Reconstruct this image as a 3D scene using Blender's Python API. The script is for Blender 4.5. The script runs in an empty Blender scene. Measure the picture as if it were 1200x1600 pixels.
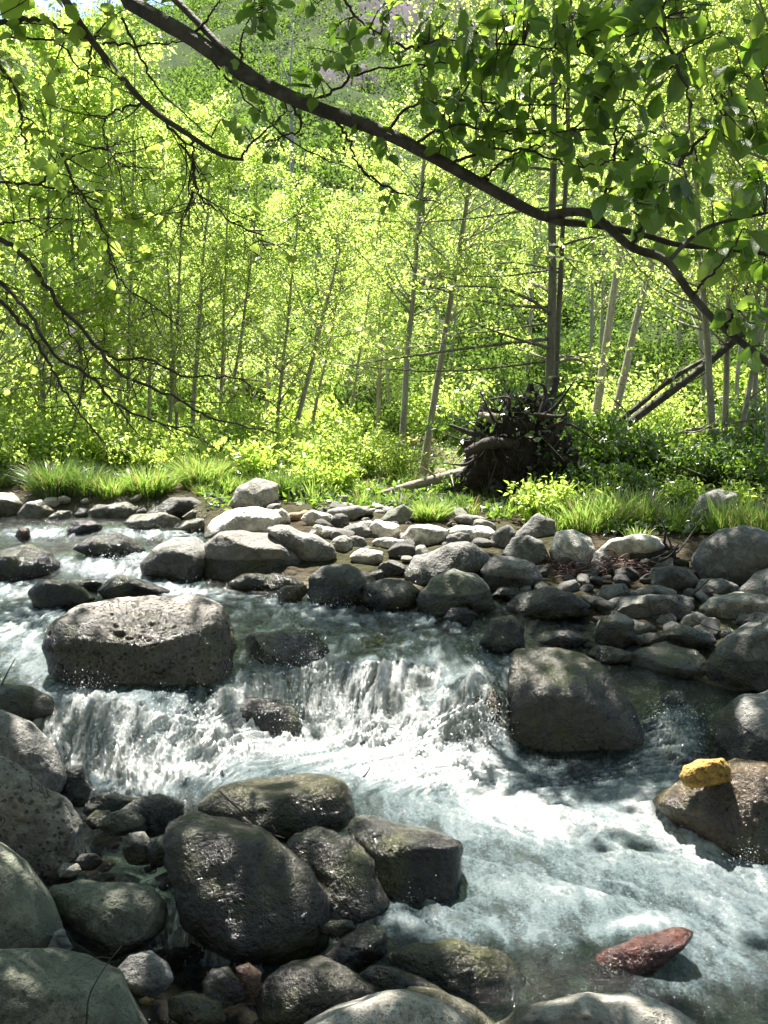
import bpy, bmesh, math, random
import numpy as np
from mathutils import Vector, Matrix

# ------------------------------------------------------------------ camera, world, sun
sc = bpy.context.scene
COL = sc.collection
R = math.radians
CAM_H = 1.55
FPX = 800 / math.tan(R(30))            # focal length in pixels of the 1200x1600 frame
PITCH = math.atan(160 / FPX)
cam_d = bpy.data.cameras.new('camera')
cam = bpy.data.objects.new('camera', cam_d)
COL.objects.link(cam)
cam.location = (0, 0, CAM_H)
cam.rotation_euler = (math.pi / 2 - PITCH, 0, 0)
cam_d.sensor_fit = 'VERTICAL'
cam_d.sensor_height = 24
cam_d.lens = 12 / math.tan(R(30))
cam_d.clip_start = 0.05
cam_d.clip_end = 600
sc.camera = cam

SUN_EL, SUN_AZ = R(66), R(-18)         # azimuth measured from +Y (into the picture) towards +X
SUN = np.array([math.sin(SUN_AZ) * math.cos(SUN_EL), math.cos(SUN_AZ) * math.cos(SUN_EL), math.sin(SUN_EL)])
w = bpy.data.worlds.new('World')
sc.world = w
w.use_nodes = True
nt = w.node_tree
sky = nt.nodes.new('ShaderNodeTexSky')
sky.sky_type = 'NISHITA'
sky.sun_disc = False
sky.sun_elevation = SUN_EL
sky.sun_rotation = SUN_AZ
nt.links.new(sky.outputs[0], nt.nodes['Background'].inputs[0])
nt.nodes['Background'].inputs[1].default_value = 0.08
sun_d = bpy.data.lights.new('sun', 'SUN')
sun_d.energy = 5.0
sun_d.angle = R(0.5)
sun_d.color = (1.0, 0.95, 0.86)
sun = bpy.data.objects.new('sun', sun_d)
COL.objects.link(sun)
sun.location = (-5, 20, 40)
sun.rotation_euler = Vector(SUN).to_track_quat('Z', 'Y').to_euler()
sc.view_settings.view_transform = 'Standard'
sc.view_settings.look = 'None'
sc.view_settings.exposure = 2.1
sc.view_settings.gamma = 1
sc.render.engine = 'CYCLES'
sc.cycles.max_bounces = 9
sc.cycles.diffuse_bounces = 6
sc.cycles.transparent_max_bounces = 12
sc.cycles.sample_clamp_indirect = 6
sc.cycles.caustics_reflective = False
sc.cycles.caustics_refractive = False
sc.cycles.use_denoising = True

# ------------------------------------------------------------------ helpers
rng = np.random.default_rng(7)
CP, SP = math.cos(PITCH), math.sin(PITCH)
CAMV = np.array([0, 0, CAM_H])


def ray(px, py):
    X, Y = (px - 600) / FPX, -(py - 800) / FPX
    return np.array([X, CP + Y * SP, -SP + Y * CP])


def at(px, py, d):
    r = ray(px, py)
    return CAMV + r * (d / r[1])


def project(P):
    P = np.asarray(P, float)
    q = P - CAMV
    f = q[..., 1] * CP - q[..., 2] * SP
    u = q[..., 1] * SP + q[..., 2] * CP
    f = np.maximum(f, 1e-3)
    return 600 + FPX * q[..., 0] / f, 800 - FPX * u / f


def sstep(a, b, x):
    t = np.clip((x - a) / (b - a), 0, 1)
    return t * t * (3 - 2 * t)


_perm = np.random.default_rng(3).permutation(256).astype(np.int64)
_perm = np.concatenate([_perm, _perm, _perm])
_grad = np.random.default_rng(5).normal(size=(256, 3))
_grad /= np.linalg.norm(_grad, axis=1)[:, None]


def perlin(p):
    p = np.asarray(p, float)
    i = np.floor(p).astype(np.int64)
    f = p - i
    i &= 255
    u = f * f * f * (f * (f * 6 - 15) + 10)
    out = 0
    for dx in (0, 1):
        wx = u[:, 0] if dx else 1 - u[:, 0]
        for dy in (0, 1):
            wy = u[:, 1] if dy else 1 - u[:, 1]
            for dz in (0, 1):
                wz = u[:, 2] if dz else 1 - u[:, 2]
                h = _perm[_perm[_perm[(i[:, 0] + dx) & 255] + ((i[:, 1] + dy) & 255)] + ((i[:, 2] + dz) & 255)]
                g = _grad[h]
                out = out + wx * wy * wz * (g[:, 0] * (f[:, 0] - dx) + g[:, 1] * (f[:, 1] - dy) + g[:, 2] * (f[:, 2] - dz))
    return out * 1.5


def fbm(p, o=4, lac=2.03, gain=0.5):
    s, a = 0, 1.0
    p = np.asarray(p, float)
    for k in range(o):
        s = s + a * perlin(p + 17.3 * k)
        p = p * lac
        a *= gain
    return s


def mesh_from(name, V, F, smooth=True, attrs=None, uv=None):
    V = np.asarray(V, np.float32)
    me = bpy.data.meshes.new(name)
    me.vertices.add(len(V))
    me.vertices.foreach_set('co', V.ravel())
    Fs = F if isinstance(F, list) else [F]
    Fs = [np.asarray(f, np.int32) for f in Fs if len(f)]
    idx = np.concatenate([f.ravel() for f in Fs])
    tot = np.concatenate([np.full(len(f), f.shape[1], np.int32) for f in Fs])
    me.loops.add(len(idx))
    me.loops.foreach_set('vertex_index', idx)
    me.polygons.add(len(tot))
    me.polygons.foreach_set('loop_start', np.concatenate([[0], np.cumsum(tot)[:-1]]).astype(np.int32))
    try:
        me.polygons.foreach_set('loop_total', tot)
    except Exception:
        pass
    me.polygons.foreach_set('use_smooth', np.full(len(tot), smooth))
    for k, a in (attrs or {}).items():
        at_ = me.attributes.new(k, 'FLOAT', 'POINT')
        at_.data.foreach_set('value', np.asarray(a, np.float32))
    if uv is not None:
        l = me.uv_layers.new(name='UVMap')
        l.data.foreach_set('uv', np.asarray(uv, np.float32)[idx].ravel())
    me.update(calc_edges=True)
    me.validate()
    return me


def link(name, me, mat=None, parent=None, label=None, cat=None, group=None, kind=None, loc=None):
    o = bpy.data.objects.new(name, me)
    COL.objects.link(o)
    if mat is not None:
        me.materials.append(mat)
    if parent is not None:
        o.parent = parent
    if label:
        o['label'] = label
    if cat:
        o['category'] = cat
    if group:
        o['group'] = group
    if kind:
        o['kind'] = kind
    if loc is not None:
        o.location = loc
    return o


def empty(name, loc, label, cat, group=None):
    o = link(name, None, label=label, cat=cat, group=group, loc=loc)
    o.empty_display_size = 0.1
    return o


class MB:
    """collects verts / faces"""
    def __init__(s):
        s.V, s.Q, s.T, s.n = [], [], [], 0

    def add(s, V, Q=None, T=None):
        V = np.asarray(V, float)
        if Q is not None and len(Q):
            s.Q.append(np.asarray(Q) + s.n)
        if T is not None and len(T):
            s.T.append(np.asarray(T) + s.n)
        s.V.append(V)
        s.n += len(V)

    def mesh(s, name, smooth=True):
        F = []
        if s.Q:
            F.append(np.concatenate(s.Q))
        if s.T:
            F.append(np.concatenate(s.T))
        return mesh_from(name, np.concatenate(s.V), F, smooth)


def smooth_path(P, n):
    """Catmull-Rom through points"""
    P = np.asarray(P, float)
    if len(P) < 3:
        t = np.linspace(0, 1, n)[:, None]
        return P[0] * (1 - t) + P[-1] * t
    Q = np.vstack([2 * P[0] - P[1], P, 2 * P[-1] - P[-2]])
    out = []
    for s in np.linspace(0, len(P) - 1 - 1e-6, n):
        i = int(s)
        t = s - i
        a, b, c, d = Q[i], Q[i + 1], Q[i + 2], Q[i + 3]
        out.append(0.5 * (2 * b + (c - a) * t + (2 * a - 5 * b + 4 * c - d) * t * t + (3 * b - a - 3 * c + d) * t ** 3))
    return np.array(out)


def tube(mb, P, rad, sides=6, rough=0.0, seed=0):
    P = np.asarray(P, float)
    n = len(P)
    rad = np.broadcast_to(np.asarray(rad, float), (n,))
    T = np.gradient(P, axis=0)
    T /= np.maximum(np.linalg.norm(T, axis=1), 1e-9)[:, None]
    up = np.array([0.31, 0.17, 0.93])
    A = np.cross(T, up)
    A /= np.maximum(np.linalg.norm(A, axis=1), 1e-6)[:, None]
    B = np.cross(T, A)
    th = np.linspace(0, 2 * math.pi, sides, endpoint=False)
    rr = rad[:, None] * np.ones(sides)
    if rough:
        q = np.stack([np.repeat(np.arange(n) * 0.45, sides), np.tile(np.cos(th), n) * 1.4 + seed, np.tile(np.sin(th), n) * 1.4], 1)
        rr = rr * (1 + rough * fbm(q, 3).reshape(n, sides))
    V = P[:, None, :] + rr[:, :, None] * (np.cos(th)[None, :, None] * A[:, None, :] + np.sin(th)[None, :, None] * B[:, None, :])
    V = V.reshape(-1, 3)
    i = np.arange(n - 1)[:, None] * sides
    j = np.arange(sides)[None, :]
    j2 = (j + 1) % sides
    Q = np.stack([i + j, i + j2, i + sides + j2, i + sides + j], -1).reshape(-1, 4)
    V = np.vstack([V, P[0], P[-1]])
    a, b = n * sides, n * sides + 1
    T_ = [[a, (k + 1) % sides, k] for k in range(sides)] + [[b, (n - 1) * sides + k, (n - 1) * sides + (k + 1) % sides] for k in range(sides)]
    mb.add(V, Q, np.array(T_))


def unit(v):
    v = np.asarray(v, float)
    return v / np.maximum(np.linalg.norm(v, axis=-1, keepdims=True), 1e-9)


def leaf_quads(C, D, N, L, wd=0.62):
    """kite leaves: base points C, direction D, rough normal N, lengths L"""
    D = unit(D)
    S = unit(np.cross(D, N))
    N = np.cross(S, D)
    L = np.asarray(L)[:, None]
    a = C
    b = C + D * L * 0.42 + S * L * wd * 0.5 + N * L * 0.07
    c = C + D * L - N * L * 0.06
    e = C + D * L * 0.42 - S * L * wd * 0.5 + N * L * 0.07
    V = np.stack([a, b, c, e], 1).reshape(-1, 3)
    Q = np.arange(len(V)).reshape(-1, 4)
    return V, Q


# ------------------------------------------------------------------ materials
def new_mat(name):
    m = bpy.data.materials.new(name)
    m.use_nodes = True
    t = m.node_tree
    t.nodes.clear()
    out = t.nodes.new('ShaderNodeOutputMaterial')
    return m, t, out


class NB:
    def __init__(s, t):
        s.t = t

    def n(s, typ, **kw):
        x = s.t.nodes.new('ShaderNode' + typ)
        for k, v in kw.items():
            if k.startswith('i_'):
                k = k[2:]
                key = int(k) if k.isdigit() else k.replace('_', ' ')
                s.set(x.inputs[key], v)
            else:
                setattr(x, k, v)
        return x

    def set(s, inp, v):
        if hasattr(v, 'is_linked') or isinstance(v, bpy.types.NodeSocket):
            s.t.links.new(v, inp)
        else:
            inp.default_value = v

    def math(s, op, a, b=0.0, c=0.0, clamp=False):
        x = s.t.nodes.new('ShaderNodeMath')
        x.operation = op
        x.use_clamp = clamp
        s.set(x.inputs[0], a)
        s.set(x.inputs[1], b)
        if len(x.inputs) > 2:
            s.set(x.inputs[2], c)
        return x.outputs[0]

    def mix(s, f, a, b, blend='MIX'):
        x = s.t.nodes.new('ShaderNodeMix')
        x.data_type = 'RGBA'
        x.blend_type = blend
        s.set(x.inputs[0], f)
        s.set(x.inputs[6], a)
        s.set(x.inputs[7], b)
        return x.outputs[2]

    def ramp(s, f, *stops):
        x = s.t.nodes.new('ShaderNodeValToRGB')
        e = x.color_ramp.elements
        while len(e) < len(stops):
            e.new(0.5)
        for k, (p, c) in enumerate(stops):
            e[k].position = p
            e[k].color = (c, c, c, 1) if isinstance(c, (int, float)) else (*c, 1)
        s.set(x.inputs[0], f)
        return x.outputs[0]

    def noise(s, vec, scale, detail=4.0, rough=0.55, dist=0.0):
        return s.n('TexNoise', i_Vector=vec, i_Scale=scale, i_Detail=detail, i_Roughness=rough, i_Distortion=dist).outputs['Fac']

    def attr(s, name):
        return s.n('Attribute', attribute_name=name).outputs['Fac']

    def bump(s, h, strength, dist, normal=None):
        x = s.n('Bump', i_Strength=strength, i_Distance=dist, i_Height=h)
        if normal is not None:
            s.set(x.inputs['Normal'], normal)
        return x.outputs[0]


def mat_rock():
    m, t, out = new_mat('river_rock')
    b = NB(t)
    tc = b.n('TexCoord').outputs['Object']
    info = b.n('ObjectInfo')
    rnd = b.n('VectorMath', operation='ADD', i_0=tc).outputs[0]
    off = b.n('CombineXYZ', i_X=b.math('MULTIPLY', info.outputs['Random'], 37.0), i_Y=b.math('MULTIPLY', info.outputs['Random'], 11.0)).outputs[0]
    t.links.new(off, rnd.node.inputs[1])
    rv = b.math('FRACT', b.math('MULTIPLY', info.outputs['Random'], 7.31))
    rv2 = b.math('FRACT', b.math('MULTIPLY', info.outputs['Random'], 23.7))
    n1 = b.noise(rnd, 3.5, 5, 0.6)
    n2 = b.noise(rnd, 16, 6, 0.65, 0.6)
    n3 = b.noise(rnd, 70, 4, 0.6)
    n4 = b.noise(rnd, 240, 3, 0.6)
    base = b.mix(b.ramp(n1, (0.3, 0.0), (0.7, 1.0)), (0.078, 0.076, 0.072, 1), (0.168, 0.163, 0.152, 1))
    base = b.mix(b.ramp(n2, (0.45, 0.0), (0.60, 0.85)), base, (0.245, 0.238, 0.22, 1))
    base = b.mix(b.math('MULTIPLY', b.ramp(n3, (0.34, 0.8), (0.46, 0.0)), rv), base, (0.035, 0.032, 0.028, 1))
    base = b.mix(b.math('MULTIPLY', b.ramp(n4, (0.36, 0.7), (0.5, 0.0)), rv), base, (0.04, 0.036, 0.032, 1))
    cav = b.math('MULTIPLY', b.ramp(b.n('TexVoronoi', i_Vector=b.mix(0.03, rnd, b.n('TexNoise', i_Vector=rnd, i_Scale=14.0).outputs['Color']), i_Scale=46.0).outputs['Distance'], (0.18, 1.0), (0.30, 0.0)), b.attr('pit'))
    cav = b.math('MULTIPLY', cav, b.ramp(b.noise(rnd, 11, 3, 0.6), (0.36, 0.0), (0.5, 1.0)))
    base = b.mix(b.math('MULTIPLY', cav, 0.75), base, (0.03, 0.028, 0.025, 1))  # shade inside the pits painted into the colour
    # lichen crust
    li = b.math('MULTIPLY', b.ramp(b.noise(rnd, 6, 5, 0.7, 1.2), (0.56, 0.0), (0.66, 1.0)), b.ramp(n3, (0.4, 0.2), (0.6, 1.0)))
    base = b.mix(b.math('MULTIPLY', li, b.math('MULTIPLY', rv2, 0.9)), base, (0.29, 0.29, 0.235, 1))
    vein = b.ramp(b.math('ABSOLUTE', b.math('SUBTRACT', b.noise(rnd, 2.6, 3, 0.5, 1.0), 0.5)), (0.0, 1.0), (0.008, 0.0))
    base = b.mix(b.math('MULTIPLY', vein, b.math('GREATER_THAN', rv2, 0.62)), base, (0.03, 0.028, 0.026, 1))
    base = b.mix(1.0, base, info.outputs['Color'], 'MULTIPLY')
    # wet part
    wet = b.attr('wet')
    wn = b.math('ADD', wet, b.math('MULTIPLY', b.math('SUBTRACT', n2, 0.5), 0.9))
    wf = b.ramp(wn, (0.35, 0.0), (0.62, 1.0))
    dark = b.mix(1.0, base, (0.27, 0.26, 0.245, 1), 'MULTIPLY')
    mossf = b.math('MULTIPLY', wf, b.ramp(b.noise(rnd, 5, 5, 0.65, 0.5), (0.5, 0.0), (0.66, 0.7)))
    dark = b.mix(mossf, dark, (0.055, 0.060, 0.018, 1))
    colr = b.mix(wf, base, dark)
    rough = b.mix(wf, b.ramp(n2, (0.3, 0.62), (0.7, 0.92)), b.ramp(n3, (0.35, 0.07), (0.65, 0.26)))
    h = b.math('ADD', b.math('MULTIPLY', n2, 0.9), b.math('MULTIPLY', n3, 0.5))
    h = b.math('ADD', h, b.math('MULTIPLY', n4, 0.18))
    h = b.math('SUBTRACT', h, b.math('MULTIPLY', cav, 0.7))
    nrm = b.bump(h, 0.9, 0.021)
    p = b.n('BsdfPrincipled', i_Base_Color=colr, i_Roughness=rough, i_Normal=nrm)
    p.inputs['Specular IOR Level'].default_value = 0.5
    t.links.new(p.outputs[0], out.inputs[0])
    return m


def mat_leaf(name, c1, c2, tr1, tr2, tmix=0.5, gloss=0.08, veins=False, grough=0.35, dead=0.0):
    m, t, out = new_mat(name)
    b = NB(t)
    r = b.n('NewGeometry').outputs['Random Per Island']
    cd = b.mix(r, (*c1, 1), (*c2, 1))
    ct = b.mix(r, (*tr1, 1), (*tr2, 1))
    if dead:
        k = b.math('LESS_THAN', b.math('FRACT', b.math('MULTIPLY', r, 13.7)), dead)
        cd = b.mix(k, cd, (0.22, 0.17, 0.08, 1))
        ct = b.mix(k, ct, (0.38, 0.28, 0.12, 1))
    nrm = None
    if veins:
        uv = b.n('UVMap').outputs[0]
        s = b.n('SeparateXYZ', i_Vector=uv)
        au = b.math('ABSOLUTE', s.outputs[0])
        mid = b.ramp(au, (0.0, 1.0), (0.06, 0.0))
        ph = b.math('SUBTRACT', b.math('MULTIPLY', s.outputs[1], 9.0), b.math('MULTIPLY', au, 3.2))
        sv = b.ramp(b.math('ABSOLUTE', b.math('SUBTRACT', b.math('FRACT', ph), 0.5)), (0.0, 1.0), (0.11, 0.0))
        vv = b.math('MAXIMUM', mid, b.math('MULTIPLY', sv, 0.55))
        no = b.noise(uv, 6.0, 4, 0.6)
        cd = b.mix(b.math('MULTIPLY', vv, 0.45), cd, (0.16, 0.2, 0.06, 1))
        ct = b.mix(b.math('MULTIPLY', vv, 0.5), ct, (0.10, 0.16, 0.02, 1))
        cd = b.mix(b.ramp(no, (0.35, 0.35), (0.6, 0.0)), cd, (0.02, 0.035, 0.012, 1))
        nrm = b.bump(b.math('ADD', b.math('MULTIPLY', vv, -1.0), no), 0.6, 0.003)
    d = b.n('BsdfDiffuse', i_Color=cd)
    tr = b.n('BsdfTranslucent', i_Color=ct)
    g = b.n('BsdfGlossy', i_Roughness=grough, i_Color=(1, 1, 1, 1))
    if nrm is not None:
        for x in (d, g):
            t.links.new(nrm, x.inputs['Normal'])
    a = b.n('MixShader', i_0=tmix, i_1=d.outputs[0], i_2=tr.outputs[0])
    a2 = b.n('MixShader', i_0=gloss, i_1=a.outputs[0], i_2=g.outputs[0])
    t.links.new(a2.outputs[0], out.inputs[0])
    return m


def mat_bark(name, c1, c2, scale=(14, 14, 3), rough=0.85, spots=None):
    m, t, out = new_mat(name)
    b = NB(t)
    tc = b.n('TexCoord').outputs['Object']
    mp = b.n('Mapping', i_Vector=tc, i_Scale=scale).outputs[0]
    n1 = b.noise(mp, 1.0, 6, 0.65, 0.4)
    n2 = b.noise(tc, 45, 4, 0.6)
    c = b.mix(b.ramp(n1, (0.35, 0.0), (0.65, 1.0)), (*c1, 1), (*c2, 1))
    c = b.mix(b.ramp(n2, (0.35, 0.5), (0.5, 0.0)), c, (c1[0] * 0.4, c1[1] * 0.4, c1[2] * 0.4, 1))
    if spots:
        c = b.mix(b.ramp(b.noise(tc, 9, 4, 0.6), (0.55, 0.0), (0.68, 0.8)), c, (*spots, 1))
    h = b.math('ADD', n1, b.math('MULTIPLY', n2, 0.5))
    p = b.n('BsdfPrincipled', i_Base_Color=c, i_Roughness=rough, i_Normal=b.bump(h, 0.8, 0.012))
    t.links.new(p.outputs[0], out.inputs[0])
    return m


def mat_ground():
    m, t, out = new_mat('ground_soil')
    b = NB(t)
    tc = b.n('TexCoord').outputs['Object']
    n1 = b.noise(tc, 0.8, 6, 0.6)
    n2 = b.noise(tc, 9, 6, 0.65)
    n3 = b.noise(tc, 60, 3, 0.6)
    vo = b.n('TexVoronoi', i_Vector=tc, i_Scale=22.0)
    peb = b.mix(b.n('SeparateColor', i_Color=vo.outputs['Color']).outputs[0], (0.03, 0.027, 0.02, 1), (0.12, 0.105, 0.075, 1))
    peb = b.mix(b.ramp(n2, (0.4, 0.0), (0.65, 0.8)), peb, (0.085, 0.085, 0.03, 1))
    soil = b.mix(b.ramp(n2, (0.3, 0.0), (0.7, 1.0)), (0.025, 0.02, 0.014, 1), (0.085, 0.07, 0.048, 1))
    soil = b.mix(b.ramp(n1, (0.45, 0.0), (0.62, 0.4)), soil, (0.035, 0.05, 0.018, 1))
    far = b.mix(b.ramp(b.noise(tc, 0.35, 7, 0.7), (0.38, 0.0), (0.6, 1.0)), (0.06, 0.08, 0.03, 1), (0.035, 0.06, 0.02, 1))
    rk = b.mix(b.ramp(b.noise(tc, 0.5, 8, 0.75), (0.35, 0.0), (0.65, 1.0)), (0.05, 0.043, 0.055, 1), (0.14, 0.12, 0.125, 1))
    soil = b.mix(b.attr('litter'), soil, b.mix(b.ramp(n2, (0.35, 0.0), (0.65, 1.0)), (0.09, 0.075, 0.045, 1), (0.22, 0.185, 0.12, 1)))
    c = b.mix(b.attr('bank'), peb, soil)
    c = b.mix(b.attr('hill'), c, far)
    c = b.mix(b.attr('crag'), c, rk)
    h = b.math('ADD', b.math('MULTIPLY', vo.outputs['Distance'], -0.7), b.math('ADD', n2, b.math('MULTIPLY', n3, 0.4)))
    p = b.n('BsdfPrincipled', i_Base_Color=c, i_Roughness=b.mix(b.attr('bank'), (.35, .35, .35, 1), (1, 1, 1, 1)), i_Normal=b.bump(h, 1.0, 0.03))
    b.set(p.inputs['Specular IOR Level'], b.math('SUBTRACT', 0.4, b.math('MULTIPLY', b.attr('bank'), 0.36)))
    t.links.new(p.outputs[0], out.inputs[0])
    return m


def mat_water():
    m, t, out = new_mat('stream_water')
    b = NB(t)
    tc = b.n('TexCoord').outputs['Object']
    st = b.n('Mapping', i_Vector=tc, i_Scale=(1.0, 0.38, 1.0), i_Rotation=(0, 0, 0.6)).outputs[0]
    n0 = b.noise(st, 9, 5, 0.6, 0.8)
    n1 = b.noise(st, 28, 5, 0.6, 0.5)
    n2 = b.noise(tc, 95, 4, 0.65, 0.3)
    n3 = b.noise(tc, 260, 2, 0.6)
    foam = b.attr('foam')
    fall = b.attr('fall')
    h = b.math('ADD', n1, b.math('MULTIPLY', n2, 0.45))
    nrm = b.bump(h, 0.9, 0.022)
    hs = b.math('ADD', b.math('MULTIPLY', n1, 0.5), b.math('MULTIPLY', b.math('ADD', n2, b.math('MULTIPLY', n3, 0.4)), b.math('ADD', 0.38, b.math('MULTIPLY', fall, 0.4))))
    nsoft = b.bump(hs, 0.85, 0.024)
    fr = b.n('Fresnel', i_IOR=1.33, i_Normal=nrm).outputs[0]
    clear = b.n('MixShader', i_0=fr,
                i_1=b.n('BsdfTransparent', i_Color=(0.42, 0.56, 0.56, 1)).outputs[0],
                i_2=b.n('BsdfGlossy', i_Roughness=0.08, i_Color=(1, 1, 1, 1), i_Normal=nrm).outputs[0])
    # aerated water: milky aqua to white
    br = b.math('ADD', b.math('MULTIPLY', b.math('SUBTRACT', n0, 0.5), 0.75),
                b.math('MULTIPLY', b.math('SUBTRACT', b.math('ADD', b.math('MULTIPLY', n1, 0.5), b.math('MULTIPLY', n2, 0.6)), 0.55), b.math('ADD', 1.1, b.math('MULTIPLY', fall, 0.25))))
    k = b.math('ADD', foam, br)
    colr = b.n('ValToRGB')
    e = colr.color_ramp.elements
    e[0].position, e[0].color = 0.20, (0.06, 0.095, 0.105, 1)
    e[1].position, e[1].color = 0.98, (0.72, 0.76, 0.76, 1)
    x = e.new(0.48)
    x.color = (0.15, 0.205, 0.22, 1)
    x = e.new(0.74)
    x.color = (0.29, 0.35, 0.365, 1)
    t.links.new(k, colr.inputs[0])
    milk = b.n('MixShader', i_0=0.52, i_1=b.n('BsdfDiffuse', i_Color=colr.outputs[0], i_Normal=nsoft).outputs[0],
               i_2=b.n('BsdfTranslucent', i_Color=colr.outputs[0]).outputs[0])
    frs = b.n('Fresnel', i_IOR=1.33, i_Normal=nsoft).outputs[0]
    milk = b.n('MixShader', i_0=b.math('MULTIPLY', frs, 0.8), i_1=milk.outputs[0],
               i_2=b.n('BsdfGlossy', i_Roughness=0.10, i_Color=(1, 1, 1, 1), i_Normal=nrm).outputs[0])
    op = b.ramp(k, (0.10, 0.0), (0.52, 0.95))
    f = b.n('MixShader', i_0=op, i_1=clear.outputs[0], i_2=milk.outputs[0])
    t.links.new(f.outputs[0], out.inputs[0])
    return m


def mat_simple(name, c1, c2, scale, rough=0.8, bump=0.5, bdist=0.01):
    m, t, out = new_mat(name)
    b = NB(t)
    tc = b.n('TexCoord').outputs['Object']
    n1 = b.noise(tc, scale, 6, 0.65, 0.3)
    c = b.mix(b.ramp(n1, (0.35, 0.0), (0.65, 1.0)), (*c1, 1), (*c2, 1))
    p = b.n('BsdfPrincipled', i_Base_Color=c, i_Roughness=rough, i_Normal=b.bump(n1, bump, bdist))
    t.links.new(p.outputs[0], out.inputs[0])
    return m


def mat_spray():
    m, t, out = new_mat('water_drops')
    b = NB(t)
    d = b.n('MixShader', i_0=0.5, i_1=b.n('BsdfDiffuse', i_Color=(0.85, 0.9, 0.9, 1)).outputs[0],
            i_2=b.n('BsdfTranslucent', i_Color=(0.85, 0.9, 0.9, 1)).outputs[0])
    d = b.n('MixShader', i_0=0.3, i_1=d.outputs[0], i_2=b.n('BsdfTransparent', i_Color=(0.9, 0.95, 0.95, 1)).outputs[0])
    g = b.n('MixShader', i_0=0.18, i_1=d.outputs[0], i_2=b.n('BsdfGlossy', i_Roughness=0.15, i_Color=(1, 1, 1, 1)).outputs[0])
    t.links.new(g.outputs[0], out.inputs[0])
    return m


M_ROCK = mat_rock()
M_GROUND = mat_ground()
M_WATER = mat_water()
M_SPRAY = mat_spray()
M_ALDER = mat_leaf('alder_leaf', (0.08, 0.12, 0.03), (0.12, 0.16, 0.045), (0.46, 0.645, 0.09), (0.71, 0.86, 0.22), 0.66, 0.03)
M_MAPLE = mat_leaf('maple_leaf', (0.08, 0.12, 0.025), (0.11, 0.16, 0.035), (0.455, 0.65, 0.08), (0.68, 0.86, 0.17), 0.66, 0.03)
M_NEARLEAF = mat_leaf('broad_leaf', (0.055, 0.11, 0.03), (0.09, 0.15, 0.045), (0.20, 0.42, 0.03), (0.50, 0.72, 0.08), 0.52, 0.06, True)
M_CANOPY = mat_leaf('canopy_leaf', (0.04, 0.08, 0.02), (0.07, 0.12, 0.03), (0.10, 0.24, 0.015), (0.20, 0.38, 0.03), 0.4, 0.05)
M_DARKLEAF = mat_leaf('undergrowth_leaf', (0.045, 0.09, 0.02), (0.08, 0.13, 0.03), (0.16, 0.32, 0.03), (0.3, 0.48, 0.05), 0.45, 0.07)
M_GRASS = mat_leaf('grass_blade', (0.06, 0.13, 0.02), (0.10, 0.18, 0.03), (0.22, 0.42, 0.05), (0.46, 0.60, 0.13), 0.5, 0.05, dead=0.12)
M_DGRASS = mat_leaf('sedge_blade', (0.04, 0.085, 0.025), (0.07, 0.12, 0.035), (0.12, 0.26, 0.03), (0.24, 0.38, 0.05), 0.4, 0.08, dead=0.1)
M_BRUSH = mat_leaf('brush_leaf', (0.045, 0.07, 0.02), (0.075, 0.10, 0.035), (0.12, 0.22, 0.03), (0.22, 0.34, 0.06), 0.45, 0.0)
M_BARK = mat_bark('grey_bark', (0.24, 0.225, 0.19), (0.42, 0.40, 0.35))
M_GREYBARK = mat_bark('mottled_bark', (0.11, 0.10, 0.08), (0.25, 0.235, 0.195))
M_PALEBARK = mat_bark('pale_bark', (0.26, 0.24, 0.20), (0.46, 0.43, 0.37))
M_LIMB = mat_bark('limb_bark', (0.04, 0.034, 0.03), (0.095, 0.082, 0.07), (10, 10, 10), 0.8, (0.15, 0.14, 0.12))
M_TWIG = mat_bark('twig_bark', (0.045, 0.035, 0.025), (0.10, 0.08, 0.06), (20, 20, 20))
M_DEADWOOD = mat_bark('dead_wood', (0.17, 0.145, 0.11), (0.36, 0.32, 0.26), (3, 3, 30))
M_DARKWOOD = mat_bark('dark_wood', (0.022, 0.018, 0.015), (0.065, 0.052, 0.04), (14, 14, 6))
M_ROOTSOIL = mat_simple('root_soil', (0.010, 0.008, 0.006), (0.035, 0.027, 0.02), 9, 0.95, 1.0, 0.04)
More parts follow.
